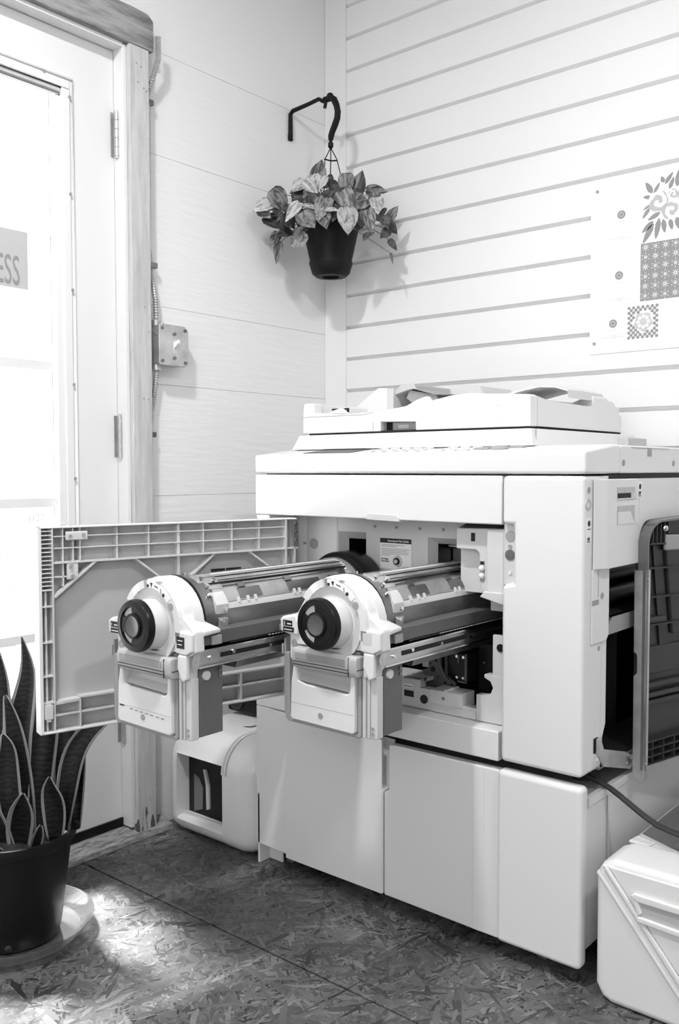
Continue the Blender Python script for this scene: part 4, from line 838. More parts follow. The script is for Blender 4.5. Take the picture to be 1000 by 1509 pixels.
part('cabinet_door', B().prism([(0.368, 0.047), (0.368, 0.384), (0.738, 0.372), (0.738, 0.272), (0.7495, 0.262), (0.7495, 0.036)], 'y', -0.700, -0.678), 'white', sd, bevel=0.002)
part('door_step', B().box(0.466, 0.7485, -0.7025, -0.700, 0.037, 0.372), 'white', sd, bevel=0.001)
cd = part('cabinet_door', B().prism([(0.7535, 0.036), (0.7535, 0.262), (0.766, 0.266), (0.766, 0.3655), (1.032, 0.3675), (1.032, 0.034)], 'y', -0.700, -0.678), 'white', sd, bevel=0.003)
part('door_step', B().box(0.975, 1.000, -0.7012, -0.700, 0.036, 0.366), 'white', sd, bevel=0.0006)
part('corner_panel', B().box(1.0325, X1 + 0.003, -0.710, -0.678, 0.034, 0.3725), 'white', sd, bevel=0.010, seg=4)
part('handle_pocket', B().box(0.738, 0.766, -0.680, -0.676, 0.262, 0.372), 'grey', sd)
part('left_foot', B().box(0.371, 0.378, -0.700, -0.60, 0.0, 0.17).box(0.371, 0.42, -0.665, -0.66, 0.0, 0.06), 'white', sd, bevel=0.001)
def caster(x, y, ang=0.5):
    c_ = part('caster', B().lathe([(0.0, -0.010), (0.014, -0.010), (0.020, -0.008), (0.0215, 0.0), (0.020, 0.008), (0.014, 0.010), (0.0, 0.010)], (x, y, 0.0215), 'x', 22), 'rubber', sd, smooth=True)
    part('caster_fork', B().box(x - .014, x - .012, y - .012, y + .02, 0.018, 0.052).box(x + .012, x + .014, y - .012, y + .02, 0.018, 0.052).box(x - .014, x + .014, y - .012, y + .02, 0.050, 0.054).cyl((x, y + .008, .052), (x, y + .008, .062), .01).cyl((x - .016, y, .0215), (x + .016, y, .0215), .004), 'chrome', c_)
    part('brake_lever', B().prism([(y - .045, 0.020), (y - .035, 0.026), (y - .008, 0.040), (y - .008, 0.036), (y - .036, 0.018)], 'x', x - .010, x + .010), 'chrome', c_)
caster(1.118, -0.640); caster(0.462, -0.640); caster(1.118, -0.14); caster(0.462, -0.14)

# ================================================================== PRINT DRUMS (built at the origin: x right, y into the machine, z up from the axis)
def drum_unit():
    r = thing('print_drum', (0, 0, 0), 'print drum unit', 'print drum')
    # front housing: arched shell
    n = 20
    def outline(R, wR, zs_):
        pts = [(-0.124, -0.032), (-0.126, -0.003), (-0.086, 0.007)]
        for k in range(n + 1):
            a = math.radians(152 - k * (152 - 12) / n); pts.append((R * math.cos(a) + 0.008, R * math.sin(a) + 0.0))
        pts += [(wR, zs_), (wR, -0.010)]
        return pts
    fo_ = outline(0.082, 0.116, -0.004)
    fo_ = [p for p in fo_ if not (p[0] < -0.075 and p[1] > 0.03)]
    low = [(0.118, -0.040), (0.100, -0.050), (0.100, -0.088), (0.092, -0.092), (0.072, -0.092), (0.072, -0.045), (-0.084, -0.052), (-0.094, -0.085), (-0.104, -0.080), (-0.104, -0.036)]
    hs_ = part('front_housing', B().prism(fo_ + low, 'y', 0.008, 0.030), 'white', r, bevel=0.003, seg=2)
    # shell going back
    sh = B(); ri = [(0.088 * math.cos(a) + 0.006, 0.084 * math.sin(a)) for a in [math.radians(165 - k * 165 / 16) for k in range(17)]]
    ro_ = [(x * 0.96, z * 0.95) for x, z in ri]
    sh.prism(ri + ro_[::-1], 'y', 0.028, 0.050)
    part('housing_shell', sh, 'white', hs_, smooth=True)
    part('housing_wing', B().poly([(0.074, 0.028, 0.040), (0.092, 0.028, 0.012), (0.117, 0.028, -0.006), (0.117, 0.028, -0.014), (0.070, 0.028, -0.014), (0.078, 0.050, 0.034), (0.088, 0.058, 0.006), (0.106, 0.078, -0.007), (0.106, 0.078, -0.014), (0.070, 0.078, -0.014)], [(0, 1, 2, 3, 4), (9, 8, 7, 6, 5), (0, 5, 6, 1), (1, 6, 7, 2), (2, 7, 8, 3), (3, 8, 9, 4), (4, 9, 5, 0)]), 'white', hs_, bevel=0.002)
    # raised front rim around the cone
    rm = B()
    for k in range(n):
        a0_ = math.radians(150 - k * 170 / n); a1_ = math.radians(150 - (k + 1) * 170 / n)
        q = [(0.080 * math.cos(a) * 1.0 + 0.006, 0.080 * math.sin(a)) for a in (a0_, a1_)]; q2 = [(0.066 * math.cos(a) + 0.006, 0.066 * math.sin(a)) for a in (a1_, a0_)]
        rm.prism(q + q2, 'y', 0.0, 0.010)
    part('housing_rim', rm, 'white', hs_, smooth=True)
    part('cone', B().lathe([(0.070, 0.004), (0.055, 0.0075), (0.050, 0.0075), (0.050, 0.010), (0.070, 0.010)], (0.003, 0, 0.0), 'y', 40), 'lgrey', hs_, smooth=True)
    part('shoulder_pad', B().prism([(-0.122, -0.030), (-0.124, -0.005), (-0.086, 0.004), (-0.074, -0.012), (-0.080, -0.034)], 'y', 0.002, 0.010), 'white', hs_, bevel=0.003)
    part('shoulder_pad', B().prism([(0.070, -0.004), (0.116, -0.006), (0.116, -0.038), (0.100, -0.046), (0.072, -0.044)], 'y', 0.0, 0.010), 'white', hs_, bevel=0.003)
    part('side_strip', B().prism([(0.080, -0.046), (0.102, -0.046), (0.102, -0.088), (0.092, -0.094), (0.078, -0.070)], 'y', -0.001, 0.010), 'white', hs_, bevel=0.003)
    for x, z, rr in ((-0.092, -0.050, .0075), (-0.047, 0.024, .006), (0.062, 0.036, .007)): part('bolt_hole', B().cyl((x, -0.0005 if z > 0 else 0.0065, z), (x, 0.011, z), rr, 16), 'midgrey', hs_)
    # icon decal on rim
    dc = part('icon_decal', B().prism([(0.072 * math.cos(math.radians(a)) + .006, 0.078 * math.sin(math.radians(a))) for a in (98, 82, 66, 50, 40)] + [(0.060 * math.cos(math.radians(a)) + .006, 0.066 * math.sin(math.radians(a))) for a in (40, 50, 66, 82, 98)], 'y', -0.0006, 0.001), 'paper', hs_)
    part('icon_print', B().prism([(0.006, 0.075), (0.013, 0.075), (0.010, 0.066)], 'y', -0.001, 0).cyl((0.000, -0.001, 0.069), (0.000, 0, 0.069), 0.003, 12).prism([(0.018, 0.071), (0.028, 0.068), (0.028, 0.066), (0.018, 0.069)], 'y', -0.001, 0).cyl((0.043, -0.001, 0.055), (0.043, 0, 0.055), 0.0035, 12).prism([(0.035, 0.066), (0.0362, 0.066), (0.0372, 0.057), (0.036, 0.057)], 'y', -0.001, 0), 'ink', dc)
    # knob: drum wheel
    kb = part('wheel_core', B().lathe([(0.0, 0.0), (0.044, 0.0), (0.046, 0.03), (0.0, 0.03)], (0.004, -0.022, 0), 'y', 36), 'white2', r, smooth=True)
    kr = part('wheel_ring', B().lathe([(0.0355, -0.010), (0.045, -0.009), (0.0475, -0.004), (0.0475, 0.004), (0.034, 0.004)], (0.0, -0.026, 0), 'y', 40), 'black', r, smooth=True)
    part('wheel_face', B().lathe([(0.0, 0.0), (0.0345, 0.0), (0.0345, 0.004), (0.0, 0.004)], (0.0, -0.0305, 0), 'y', 36), 'white2', kr)
    part('wheel_hub', B().lathe([(0.0, -0.004), (0.014, -0.005), (0.020, -0.009), (0.023, -0.008), (0.024, 0.0), (0.0, 0.0)], (0.0, -0.0290, 0), 'y', 32), ['black'], kr, smooth=True)
    part('hub_face', B().lathe([(0.0, -0.0065), (0.014, -0.0070), (0.0185, -0.0085), (0.019, -0.0075), (0.0, -0.0055)], (0.0, -0.0290, 0), 'y', 28), 'hub', kr, smooth=True)
    spk = B()
    for a0_, a1_ in ((-100, 98), (150, 205)):
        k_ = 10; P_ = [(0.036 * math.cos(math.radians(a0_ + (a1_ - a0_) * i / k_)), 0.036 * math.sin(math.radians(a0_ + (a1_ - a0_) * i / k_))) for i in range(k_ + 1)]
        Q_ = [(x * .62, z * .62) for x, z in P_][::-1]; spk.prism(P_ + Q_, 'y', -0.0345, -0.024)
    part('wheel_spokes', spk, 'black', kr)
    # labels on the left ear
    part('unit_label', B().box(-0.115, -0.092, 0.0008, 0.003, -0.0180, -0.0075), 'ink', r)
    part('unit_label', B().box(-0.115, -0.088, 0.0008, 0.003, -0.0290, -0.0200), 'ink', r)
    part('label_lines', B().box(-0.104, -0.094, 0.0004, 0.0008, -0.0145, -0.0125).box(-0.112, -0.092, 0.0004, 0.0008, -0.0255, -0.0240), 'paper', r)
    # lower body with handle
    lp = part('pull_frame', B().prism([(-0.118, -0.070), (-0.118, -0.196), (-0.110, -0.202), (0.060, -0.204), (0.066, -0.200), (0.066, -0.092), (0.058, -0.092), (0.058, -0.196), (-0.100, -0.195), (-0.106, -0.188), (-0.108, -0.070)], 'y', 0.010, 0.034), 'midgrey', r, bevel=0.002)
    bd_ = B()
    # panel with recessed grip: build around the pocket
    bd_.prism([(-0.088, -0.078), (-0.096, -0.120), (-0.0985, -0.188), (-0.093, -0.194), (0.054, -0.196), (0.057, -0.190), (0.057, -0.092), (0.048, -0.092), (0.046, -0.121), (0.040, -0.126), (-0.060, -0.1225), (-0.078, -0.118), (-0.082, -0.090), (-0.082, -0.078)], 'y', 0.002, 0.020)
    part('grip_panel', bd_, 'white', r, bevel=0.003, seg=3)
    part('grip_pocket', B().box(-0.092, 0.056, 0.018, 0.030, -0.130, -0.050).poly([(-0.081, 0.006, -0.118), (0.046, 0.006, -0.1225), (0.046, 0.024, -0.104), (-0.07, 0.024, -0.100)], [(0, 1, 2, 3)]), 'grey', r)
    part('panel_line', B().box(-0.096, 0.055, 0.0015, 0.0025, -0.1610, -0.1602), 'grey', r)
    part('lock_hole', B().cyl((-0.022, 0.0008, -0.175), (-0.022, 0.004, -0.175), 0.0055, 16), 'midgrey', r)
    gp = part('handle', B().prism([(-0.007, -0.054), (-0.010, -0.062), (-0.009, -0.082), (-0.003, -0.092), (0.018, -0.092), (0.018, -0.054)], 'x', -0.084, 0.070), 'grey', r, bevel=0.003, seg=2)
    part('handle_inset', B().box(-0.074, 0.046, -0.0112, -0.009, -0.0740, -0.0610), 'midgrey', gp, bevel=0.001)
    part('handle_groove', B().box(-0.080, 0.052, -0.0108, -0.009, -0.0790, -0.0780).box(-0.080, 0.052, -0.0098, -0.008, -0.0850, -0.0840).box(0.053, 0.0535, -0.0108, -0.0085, -0.09, -0.056).box(0.0695, 0.0705, -0.006, 0.012, -0.0785, -0.077), 'smoke2', gp)
    # grey column and side box
    part('corner_post', B().prism([(0.067, -0.088), (0.080, -0.088), (0.101, -0.088), (0.101, -0.199), (0.067, -0.202)], 'y', 0.012, 0.030), 'lgrey', r, bevel=0.002)
    part('corner_groove', B().box(0.076, 0.079, 0.0105, 0.0125, -0.198, -0.092).box(0.086, 0.087, 0.0105, 0.0125, -0.198, -0.092), 'midgrey', r)
    sbx = part('side_box', B().prism([(0.070, -0.200), (0.102, -0.196), (0.102, -0.060), (0.070, -0.060)], 'y', 0.030, 0.085), 'plate', r, bevel=0.001)
    part('side_button', B().lathe([(0.0, 0.004), (0.008, 0.004), (0.009, 0.0), (0.0, 0.0)], (0.102, 0.045, -0.087), 'x', 20), 'lgrey', sbx, smooth=True)
    for y, z in ((0.077, -0.066), (0.077, -0.082), (0.077, -0.092)): part('screw_head', B().cyl((0.101, y, z), (0.1045, y, z), 0.0035, 10), 'darksteel', sbx)
    for z in (-0.180, -0.190): part('screw_head', B().cyl((0.092, 0.0095, z), (0.092, 0.013, z), 0.003, 10), 'galv', sbx)
    part('left_plate', B().box(-0.122, -0.1185, 0.012, 0.05, -0.190, -0.045), 'midgrey', r)
    part('left_lever', B().box(-0.130, -0.122, 0.006, 0.020, -0.030, -0.018), 'galv', r, bevel=0.001)
    part('left_catch', B().box(-0.126, -0.1225, 0.008, 0.018, -0.075, -0.055), 'galv', r, bevel=0.001)
    # rails
    part('lower_casting', B().box(0.070, 0.104, 0.030, 0.50, -0.034, -0.010), 'plate', r, bevel=0.001)
    part('lower_casting', B().box(-0.07, 0.07, 0.060, 0.50, -0.062, -0.052), 'darksteel', r)
    rl = part('slide_rail', B().box(0.104, 0.108, 0.020, 0.54, -0.068, -0.040), 'steel', r, bevel=0.001)
    part('rail_channel', B().box(0.108, 0.1095, 0.075, 0.54, -0.058, -0.050), 'matt', rl)
    part('rail_lip', B().box(0.104, 0.114, 0.020, 0.54, -0.070, -0.0675).box(0.104, 0.112, 0.020, 0.54, -0.0415, -0.039), 'chrome', rl)
    for y, z in ((0.05, -0.055), (0.105, -0.052), (0.20, -0.055), (0.30, -0.055), (0.42, -0.055)): part('rivet', B().cyl((0.108, y, z), (0.1115, y, z), 0.0038, 10), 'chrome', rl)
    part('rail_rack', B().box(0.104, 0.106, 0.10, 0.50, -0.037, -0.034), 'black', r)
    rk = B()
    for k in range(34): rk.box(0.106, 0.1066, 0.20 + k * 0.0085, 0.2045 + k * 0.0085, -0.0365, -0.0350)
    part('rack_teeth', rk, 'lgrey', r)
    part('rail_block', B().box(0.104, 0.109, 0.055, 0.078, -0.034, -0.018), 'midgrey', r, bevel=0.001)
    part('rail_hook', B().prism([(0.012, -0.028), (0.020, -0.026), (0.026, -0.040), (0.020, -0.070), (0.012, -0.075), (0.008, -0.060), (0.012, -0.045)], 'x', 0.108, 0.111), 'galv', r)
    part('under_channel', B().prism([(0.058, -0.070), (0.104, -0.070), (0.098, -0.086), (0.064, -0.086)], 'y', 0.12, 0.50), 'darksteel', r)
    # drum body
    R = 0.071
    db = part('drum_cylinder', B().lathe([(R - 0.008, 0.072), (R, 0.072), (R, 0.530), (R - 0.008, 0.530)], (0, 0, 0.004), 'y', 56), 'mesh', r, smooth=True)
    def band(a0_, a1_, y0, y1, h, m_, nm='drum_band', k_=10, par=db):
        p_ = [((R + h) * math.cos(math.radians(a0_ + (a1_ - a0_) * i / k_)), (R + h) * math.sin(math.radians(a0_ + (a1_ - a0_) * i / k_)) + .004) for i in range(k_ + 1)]
        q_ = [((R - .001) * math.cos(math.radians(a0_ + (a1_ - a0_) * i / k_)), (R - .001) * math.sin(math.radians(a0_ + (a1_ - a0_) * i / k_)) + .004) for i in range(k_ + 1)][::-1]
        return part(nm, B().prism(p_ + q_, 'y', y0, y1), m_, par, smooth=True)
    band(92, 128, 0.10, 0.52, 0.004, 'steel', 'clamp_bar'); band(78, 90, 0.10, 0.52, 0.0045, 'lgrey', 'clamp_bar'); band(62, 76, 0.10, 0.52, 0.0035, 'galv', 'clamp_bar')
    band(50, 61, 0.10, 0.52, 0.002, 'steel', 'clamp_bar'); band(22, 46, 0.105, 0.52, 0.0015, 'mesh2', 'clamp_plate')
    band(12, 21, 0.10, 0.525, 0.0022, 'pale', 'pale_strip')
    for y0, y1 in ((0.165, 0.225), (0.30, 0.40), (0.43, 0.47)): band(24, 42, y0, y1, 0.002, 'darksteel', 'plate_window', 6)
    for y_ in (0.155, 0.18, 0.20, 0.31, 0.325, 0.41, 0.48): band(19, 27, y_, y_ + 0.006, 0.0045, 'pale', 'hook', 4)
    for y_ in (0.17, 0.30, 0.47): band(42, 51, y_, y_ + 0.018, 0.005, 'darksteel', 'clip', 4)
    for a in (86, 70, 55): band(a - .6, a + .6, 0.10, 0.52, 0.0052, 'smoke2', 'seam', 2)
    # front end ring with screws and cams
    part('end_ring', B().lathe([(0.060, 0.050), (0.0815, 0.050), (0.0830, 0.053), (0.0830, 0.062), (0.060, 0.062)], (0.002, 0, 0.001), 'y', 56), 'black', r, smooth=True)
    part('end_ring', B().lathe([(0.060, 0.062), (0.0785, 0.062), (0.0785, 0.076), (0.0750, 0.078), (0.0750, 0.098), (0.060, 0.098)], (0, 0, 0.003), 'y', 56), 'darksteel', r, smooth=True)
    part('cam_plate', B().prism([(R + .003, 0.012), (0.077, 0.030), (0.068, 0.044), (0.060, 0.052), (0.056, 0.044), (R - .008, 0.012)], 'y', 0.094, 0.125), 'pale', r, bevel=0.001)
    part('cam_plate', B().prism([(0.052, 0.056), (0.030, 0.074), (0.010, 0.080), (0.008, 0.074), (0.028, 0.068), (0.046, 0.052)], 'y', 0.085, 0.135), 'mesh2', r, bevel=0.001)
    part('cam_plate', B().prism([(0.0755, -0.030), (0.0795, 0.004), (0.072, 0.006), (0.068, -0.030)], 'y', 0.10, 0.122), 'galv', r, bevel=0.001)
    for a, y_ in ((-2, 0.108), (-12, 0.108), (12, 0.116), (50, 0.095), (66, 0.095), (60, 0.12), (100, 0.095), (35, 0.09)):
        ca, sa = math.cos(math.radians(a)), math.sin(math.radians(a))
        part('screw_head', B().cyl((0.076 * ca, y_, 0.076 * sa + .003), (0.0815 * ca, y_, 0.0815 * sa + .003), 0.004, 10), 'chrome', r)
    # rear flange
    part('rear_flange', B().lathe([(0.062, 0.525), (0.090, 0.527), (0.0925, 0.532), (0.0925, 0.585), (0.088, 0.592), (0.0, 0.594)], (0, 0, 0.0), 'y', 56), 'black', r, smooth=True)
    part('rear_ring', B().lathe([(0.066, 0.502), (0.079, 0.504), (0.079, 0.526), (0.066, 0.526)], (0, 0, 0.002), 'y', 56), 'galv', r, smooth=True)
    part('rear_arc', B().lathe([(0.0, 0.518), (0.083, 0.520), (0.083, 0.527), (0.0, 0.527)], (0, 0, 0.0), 'y', 48), 'smoke2', r, smooth=True)
    return r
U = drum_unit()
U2 = copy_tree(U)
U.location = (0.848, -0.990, 0.674); U2.location = (0.600, -1.200, 0.672)
U['label'] = 'right-hand print drum, pulled halfway out of the machine, black numbered labels on its ear'
U2['label'] = 'left-hand print drum, pulled out farthest in front of the open ribbed door'
U['group'] = U2['group'] = 'print drums pulled out of the duplicator'
bpy.context.view_layer.update()
def local_text(s, size, loc, par, m='paper', sx=0.9):
    o = text('label_number', s, size, loc, FACE_Y, m, None, sx); o.parent = par; return o
local_text('2', 0.0085, (-0.113, 0.0004, -0.0160), U); local_text('1', 0.0085, (-0.113, 0.0004, -0.0160), U2)
o = part('shoulder_label', B().box(0.078, 0.098, -0.0008, 0.002, -0.034, -0.014), 'ink'); o.parent = U2
o = part('label_lines', B().box(0.081, 0.094, -0.0012, -0.0008, -0.021, -0.0195).box(0.081, 0.092, -0.0012, -0.0008, -0.028, -0.0265), 'paper'); o.parent = U2
o = part('shoulder_label', B().box(0.078, 0.098, -0.0004, 0.002, -0.030, -0.010), 'lgrey'); o.parent = U
o = part('warning_print', (lambda b2: [b2.box(x, x + 0.008, 0.0012, 0.002, z, z + 0.0008) for x, z in ((-0.086, -0.163), (-0.060, -0.1655), (-0.045, -0.166), (-0.030, -0.1665), (-0.015, -0.167), (0.0, -0.1675), (0.016, -0.168), (0.03, -0.1685))] and b2.box(-0.09, -0.078, .0012, .002, -.1635, -.161))(B()), 'ink'); o.parent = U2

# ================================================================== DRUM CASES
def rounded(x0, x1, y0, y1, r_fr, n=8):
    # plan outline, big radius at the front right corner
    pts = [(x0 + 0.02, y0), (x1 - r_fr, y0)]
    for k in range(1, n): a = -PI / 2 + k * PI / 2 / n; pts.append((x1 - r_fr + r_fr * math.cos(a), y0 + r_fr + r_fr * math.sin(a)))
    pts += [(x1, y0 + r_fr), (x1, y1 - 0.03), (x1 - 0.03, y1), (x0 + 0.03, y1), (x0, y1 - 0.03), (x0, y0 + 0.02)]
    return pts
cx0, cx1, cy0, cy1, cz1 = 0.050, 0.366, -0.712, -0.260, 0.276
lc = thing('storage_case', ((cx0 + cx1) / 2, (cy0 + cy1) / 2, 0.0), 'white plastic case with dark window on the floor left of the stand', 'case')
def case_profile(d, top=0.0, rt=0.085, rb=0.045):
    y0, y1, z0, z1 = cy0 + d, cy1 - d, 0.0 + d, cz1 - d - top; p = []
    rt_, rb_ = max(rt - d, 0.02), max(rb - d * 0.5, 0.02)
    for k in range(7): a = 1.5 * PI - k * PI / 2 / 6; p.append((y0 + rb_ + rb_ * math.cos(a), z0 + rb_ + rb_ * math.sin(a)))
    for k in range(10): a = PI - k * PI / 2 / 9; p.append((y0 + rt_ + rt_ * math.cos(a), z1 - rt_ + rt_ * math.sin(a)))
    p += [(y1 - 0.02, z1), (y1, z1 - 0.02), (y1, z0 + 0.02), (y1 - 0.02, z0)]
    return p
XW0, XW1 = 0.080, 0.258
cap = B(); rings = []
for x, d in ((XW1, 0.0), (0.312, 0.0), (0.332, 0.004), (0.348, 0.012), (0.359, 0.024), (0.366, 0.042)): rings.append([(x, y, z) for y, z in case_profile(d)])
part('rounded_end', cap.loft(rings), 'white', lc, smooth=True)
post = B(); post.loft([[(x, y, z) for y, z in case_profile(d, 0.004)] for x, d in ((cx0, 0.014), (cx0 + 0.008, 0.005), (cx0 + 0.016, 0.003), (XW0, 0.003))])
part('left_end', post, 'white', lc, smooth=True)
prof = case_profile(0.003, 0.003)
up = [q for q in prof if q[1] > 0.190 and q[0] < cy0 + 0.2]
mid = [(cy0 + 0.003, 0.212)] + [q for q in up if q[1] > 0.213] + [(cy1 - 0.02, cz1 - 0.006), (cy1, cz1 - 0.03), (cy1, 0.01), (cy0 + 0.060, 0.004), (cy0 + 0.060, 0.206), (cy0 + 0.012, 0.210)]
part('case_body', B().prism(mid, 'x', XW0, XW1), 'white', lc, smooth=True)
part('lower_bar', B().prism([(cy0 + 0.060, 0.002), (cy0 + 0.040, 0.002), (cy0 + 0.018, 0.010), (cy0 + 0.006, 0.024), (cy0 + 0.003, 0.038), (cy0 + 0.010, 0.043), (cy0 + 0.060, 0.046)], 'x', XW0, XW1), 'white', lc, smooth=True)
part('window_sill', B().box(XW0, XW1, cy0 + 0.026, cy0 + 0.034, 0.043, 0.049), 'lgrey', lc)
part('case_window', B().box(XW0, XW1, cy0 + 0.046, cy0 + 0.049, 0.040, 0.214), 'smoke2', lc)
part('window_catch', B().prism([(0.142, 0.170), (0.150, 0.170), (0.163, 0.132), (0.164, 0.070), (0.154, 0.066), (0.152, 0.130)], 'y', cy0 + 0.040, cy0 + 0.0462), 'grey', lc)
part('window_panel', B().prism([(0.102, 0.150), (0.122, 0.142), (0.136, 0.118), (0.134, 0.062), (0.102, 0.050)], 'y', cy0 + 0.044, cy0 + 0.0462), 'rimgrey', lc)
rdg = [(XW1 + 0.001, q[0] - 0.0015, q[1] + 0.0012) for q in case_profile(0.0) if q[1] > 0.19 and q[0] < cy0 + 0.12] + [(XW1 + 0.001, cy0 + 0.19, cz1 + 0.001)]
part('seam_ridge', B().tube(rdg, 0.0026, 6), 'white', lc, smooth=True)
rdg2 = [(XW1 + 0.014, y, z - 0.001) for x, y, z in rdg]
part('seam_ridge', B().tube(rdg2, 0.0018, 6), 'grey', lc, smooth=True)
part('lid_dimple', B().lathe([(0.0, 0.0), (0.014, 0.001), (0.018, 0.003), (0.0, 0.0035)], (0.20, -0.56, 0.2725), 'z', 20), 'white', lc, smooth=True)

bt = thing('black_tray', (0.20, -0.40, 0.276), 'black plastic tray lying on the white case behind the left drum', 'tray')
part('tray_body', B().box(0.05, 0.350, -0.50, -0.30, 0.2765, 0.362), 'black', bt, bevel=0.008, seg=3)
part('tray_bar', B().box(0.14, 0.345, -0.518, -0.50, 0.326, 0.336), 'smoke', bt, bevel=0.002)
part('tray_plate', B().box(0.19, 0.345, -0.512, -0.50, 0.300, 0.324), 'smoke', bt, bevel=0.002)
part('tray_cup', B().lathe([(0.0, -0.012), (0.022, -0.012), (0.030, -0.004), (0.030, 0.01), (0.0, 0.01)], (0.09, -0.502, 0.315), 'y', 20), 'rubber', bt, smooth=True)

rx0, rx1, ry0, ry1 = 1.238, 1.66, -0.715, -0.17
rc = thing('storage_case', ((rx0 + rx1) / 2, (ry0 + ry1) / 2, 0.0), 'white plastic case with a slanted ridge and grip slot, right of the stand', 'case')
part('case_body', B().box(rx0 + 0.002, rx1, ry0 + 0.004, ry1, 0.006, 0.235), 'white', rc, bevel=0.026, seg=6)
fc = B().prism([(rx0, 0.03), (rx0 + 0.012, 0.008), (rx0 + 0.03, 0.0), (rx1 - 0.03, 0.0), (rx1, 0.03), (rx1, 0.24), (rx1 - 0.02, 0.262), (rx0 + 0.035, 0.262), (rx0 + 0.012, 0.252), (rx0, 0.232)], 'y', ry0, ry0 + 0.11)
part('case_front', fc, 'white', rc, bevel=0.014, seg=5)
part('slanted_ridge', B().prism([(rx0 + 0.012, 0.250), (rx0 + 0.020, 0.253), (rx0 + 0.185, 0.055), (rx0 + 0.176, 0.048)], 'y', ry0 - 0.006, ry0 + 0.004).prism([(rx0 + 0.002, 0.232), (rx0 + 0.006, 0.240), (rx0 + 0.172, 0.044), (rx0 + 0.166, 0.038)], 'y', ry0 - 0.004, ry0 + 0.004), 'white', rc, bevel=0.003, seg=3)
part('raised_panel', B().prism([(rx0 + 0.024, 0.250), (rx0 + 0.38, 0.250), (rx0 + 0.38, 0.02), (rx0 + 0.21, 0.02), (rx0 + 0.19, 0.050)], 'y', ry0 - 0.003, ry0 + 0.002), 'white', rc, bevel=0.002)
gh = B(); gh.box(1.318, 1.50, ry0 - 0.0045, ry0 - 0.002, 0.170, 0.212)
part('grip_slot', gh, 'grey', rc)
part('grip_frame', B().prism([(1.305, 0.213), (1.318, 0.205), (1.50, 0.205), (1.50, 0.216), (1.312, 0.218)], 'y', ry0 - 0.010, ry0 - 0.002).prism([(1.305, 0.213), (1.318, 0.205), (1.326, 0.186), (1.318, 0.180)], 'y', ry0 - 0.008, ry0 - 0.002).prism([(1.318, 0.180), (1.50, 0.172), (1.50, 0.162), (1.316, 0.170)], 'y', ry0 - 0.010, ry0 - 0.002), 'white', rc, bevel=0.002)
part('rear_lid', B().prism([(rx0 + 0.008, -0.585), (rx0 + 0.03, -0.598), (rx1, -0.598), (rx1, ry1), (rx0 + 0.008, ry1)], 'z', 0.232, 0.252), 'white', rc, bevel=0.010, seg=4)
part('rear_window', B().prism([(rx0 + 0.016, -0.545), (rx0 + 0.05, -0.560), (rx0 + 0.12, -0.590), (rx1 - 0.03, -0.590), (rx1 - 0.03, ry1 + 0.03), (rx0 + 0.016, ry1 + 0.03)], 'z', 0.248, 0.2535), 'window', rc, bevel=0.002)
part('corner_catch', B().prism([(rx0 + 0.012, -0.597), (rx0 + 0.05, -0.600), (rx0 + 0.055, -0.575), (rx0 + 0.016, -0.565)], 'z', 0.250, 0.256), 'white', rc, bevel=0.002)

# power cable
cb = tag(part('power_cable', B().tube([(1.12, -0.585, 0.352), (1.169, -0.600, 0.359), (1.192, -0.602, 0.356), (1.215, -0.602, 0.347), (1.236, -0.602, 0.336), (1.255, -0.602, 0.325), (1.274, -0.602, 0.314), (1.290, -0.602, 0.306), (1.306, -0.602, 0.299), (1.325, -0.602, 0.295), (1.345, -0.602, 0.292), (1.38, -0.60, 0.286), (1.43, -0.58, 0.272), (1.50, -0.55, 0.262), (1.60, -0.52, 0.259), (1.665, -0.50, 0.256), (1.69, -0.48, 0.22), (1.70, -0.46, 0.10), (1.72, -0.42, 0.006), (1.9, -0.2, 0.006)], 0.0058, 8), 'rubber', smooth=True), 'black power cable hanging from the machine across the right case', 'cable')

# ================================================================== SNAKE PLANT
SX, SY = 0.235, -1.262
sau = tag(part('plant_saucer', B().lathe([(0.0, 0.0), (0.118, 0.0), (0.128, 0.006), (0.152, 0.034), (0.157, 0.036), (0.156, 0.033), (0.131, 0.004), (0.118, 0.003), (0.0, 0.003)], (SX, SY, 0.0), 'z', 56), 'saucer', smooth=True), 'clear plastic saucer under the black snake plant pot', 'saucer')
sp = thing('snake_plant', (SX, SY, 0.0035), 'snake plant with pale-edged leaves in a black nursery pot by the door', 'plant')
npot = part('nursery_pot', B().lathe([(0.0, 0.0), (0.082, 0.0), (0.088, 0.004), (0.092, 0.02), (0.1145, 0.195), (0.1215, 0.197), (0.1235, 0.202), (0.1235, 0.212), (0.1225, 0.218), (0.116, 0.218), (0.112, 0.19), (0.0, 0.19)], (SX, SY, 0.0035), 'z', 56), 'pot', sp, smooth=True)
part('soil', B().lathe([(0.0, 0.198), (0.113, 0.194), (0.113, 0.191), (0.0, 0.191)], (SX, SY, 0.0035), 'z', 30), 'soil', npot)
part('pot_tab', B().lathe([(0.004, -0.004), (0.010, -0.003), (0.010, 0.003), (0.004, 0.004)], (SX + 0.766 * 0.128, SY + 0.643 * 0.128, 0.228), 'y', 14), 'pot', npot, smooth=True)
for a in (-75, -38, -110): part('drain_hole', B().sphere((SX + 0.089 * math.cos(math.radians(a)), SY + 0.089 * math.sin(math.radians(a)), 0.018), 0.008, 5), 'matt', npot)
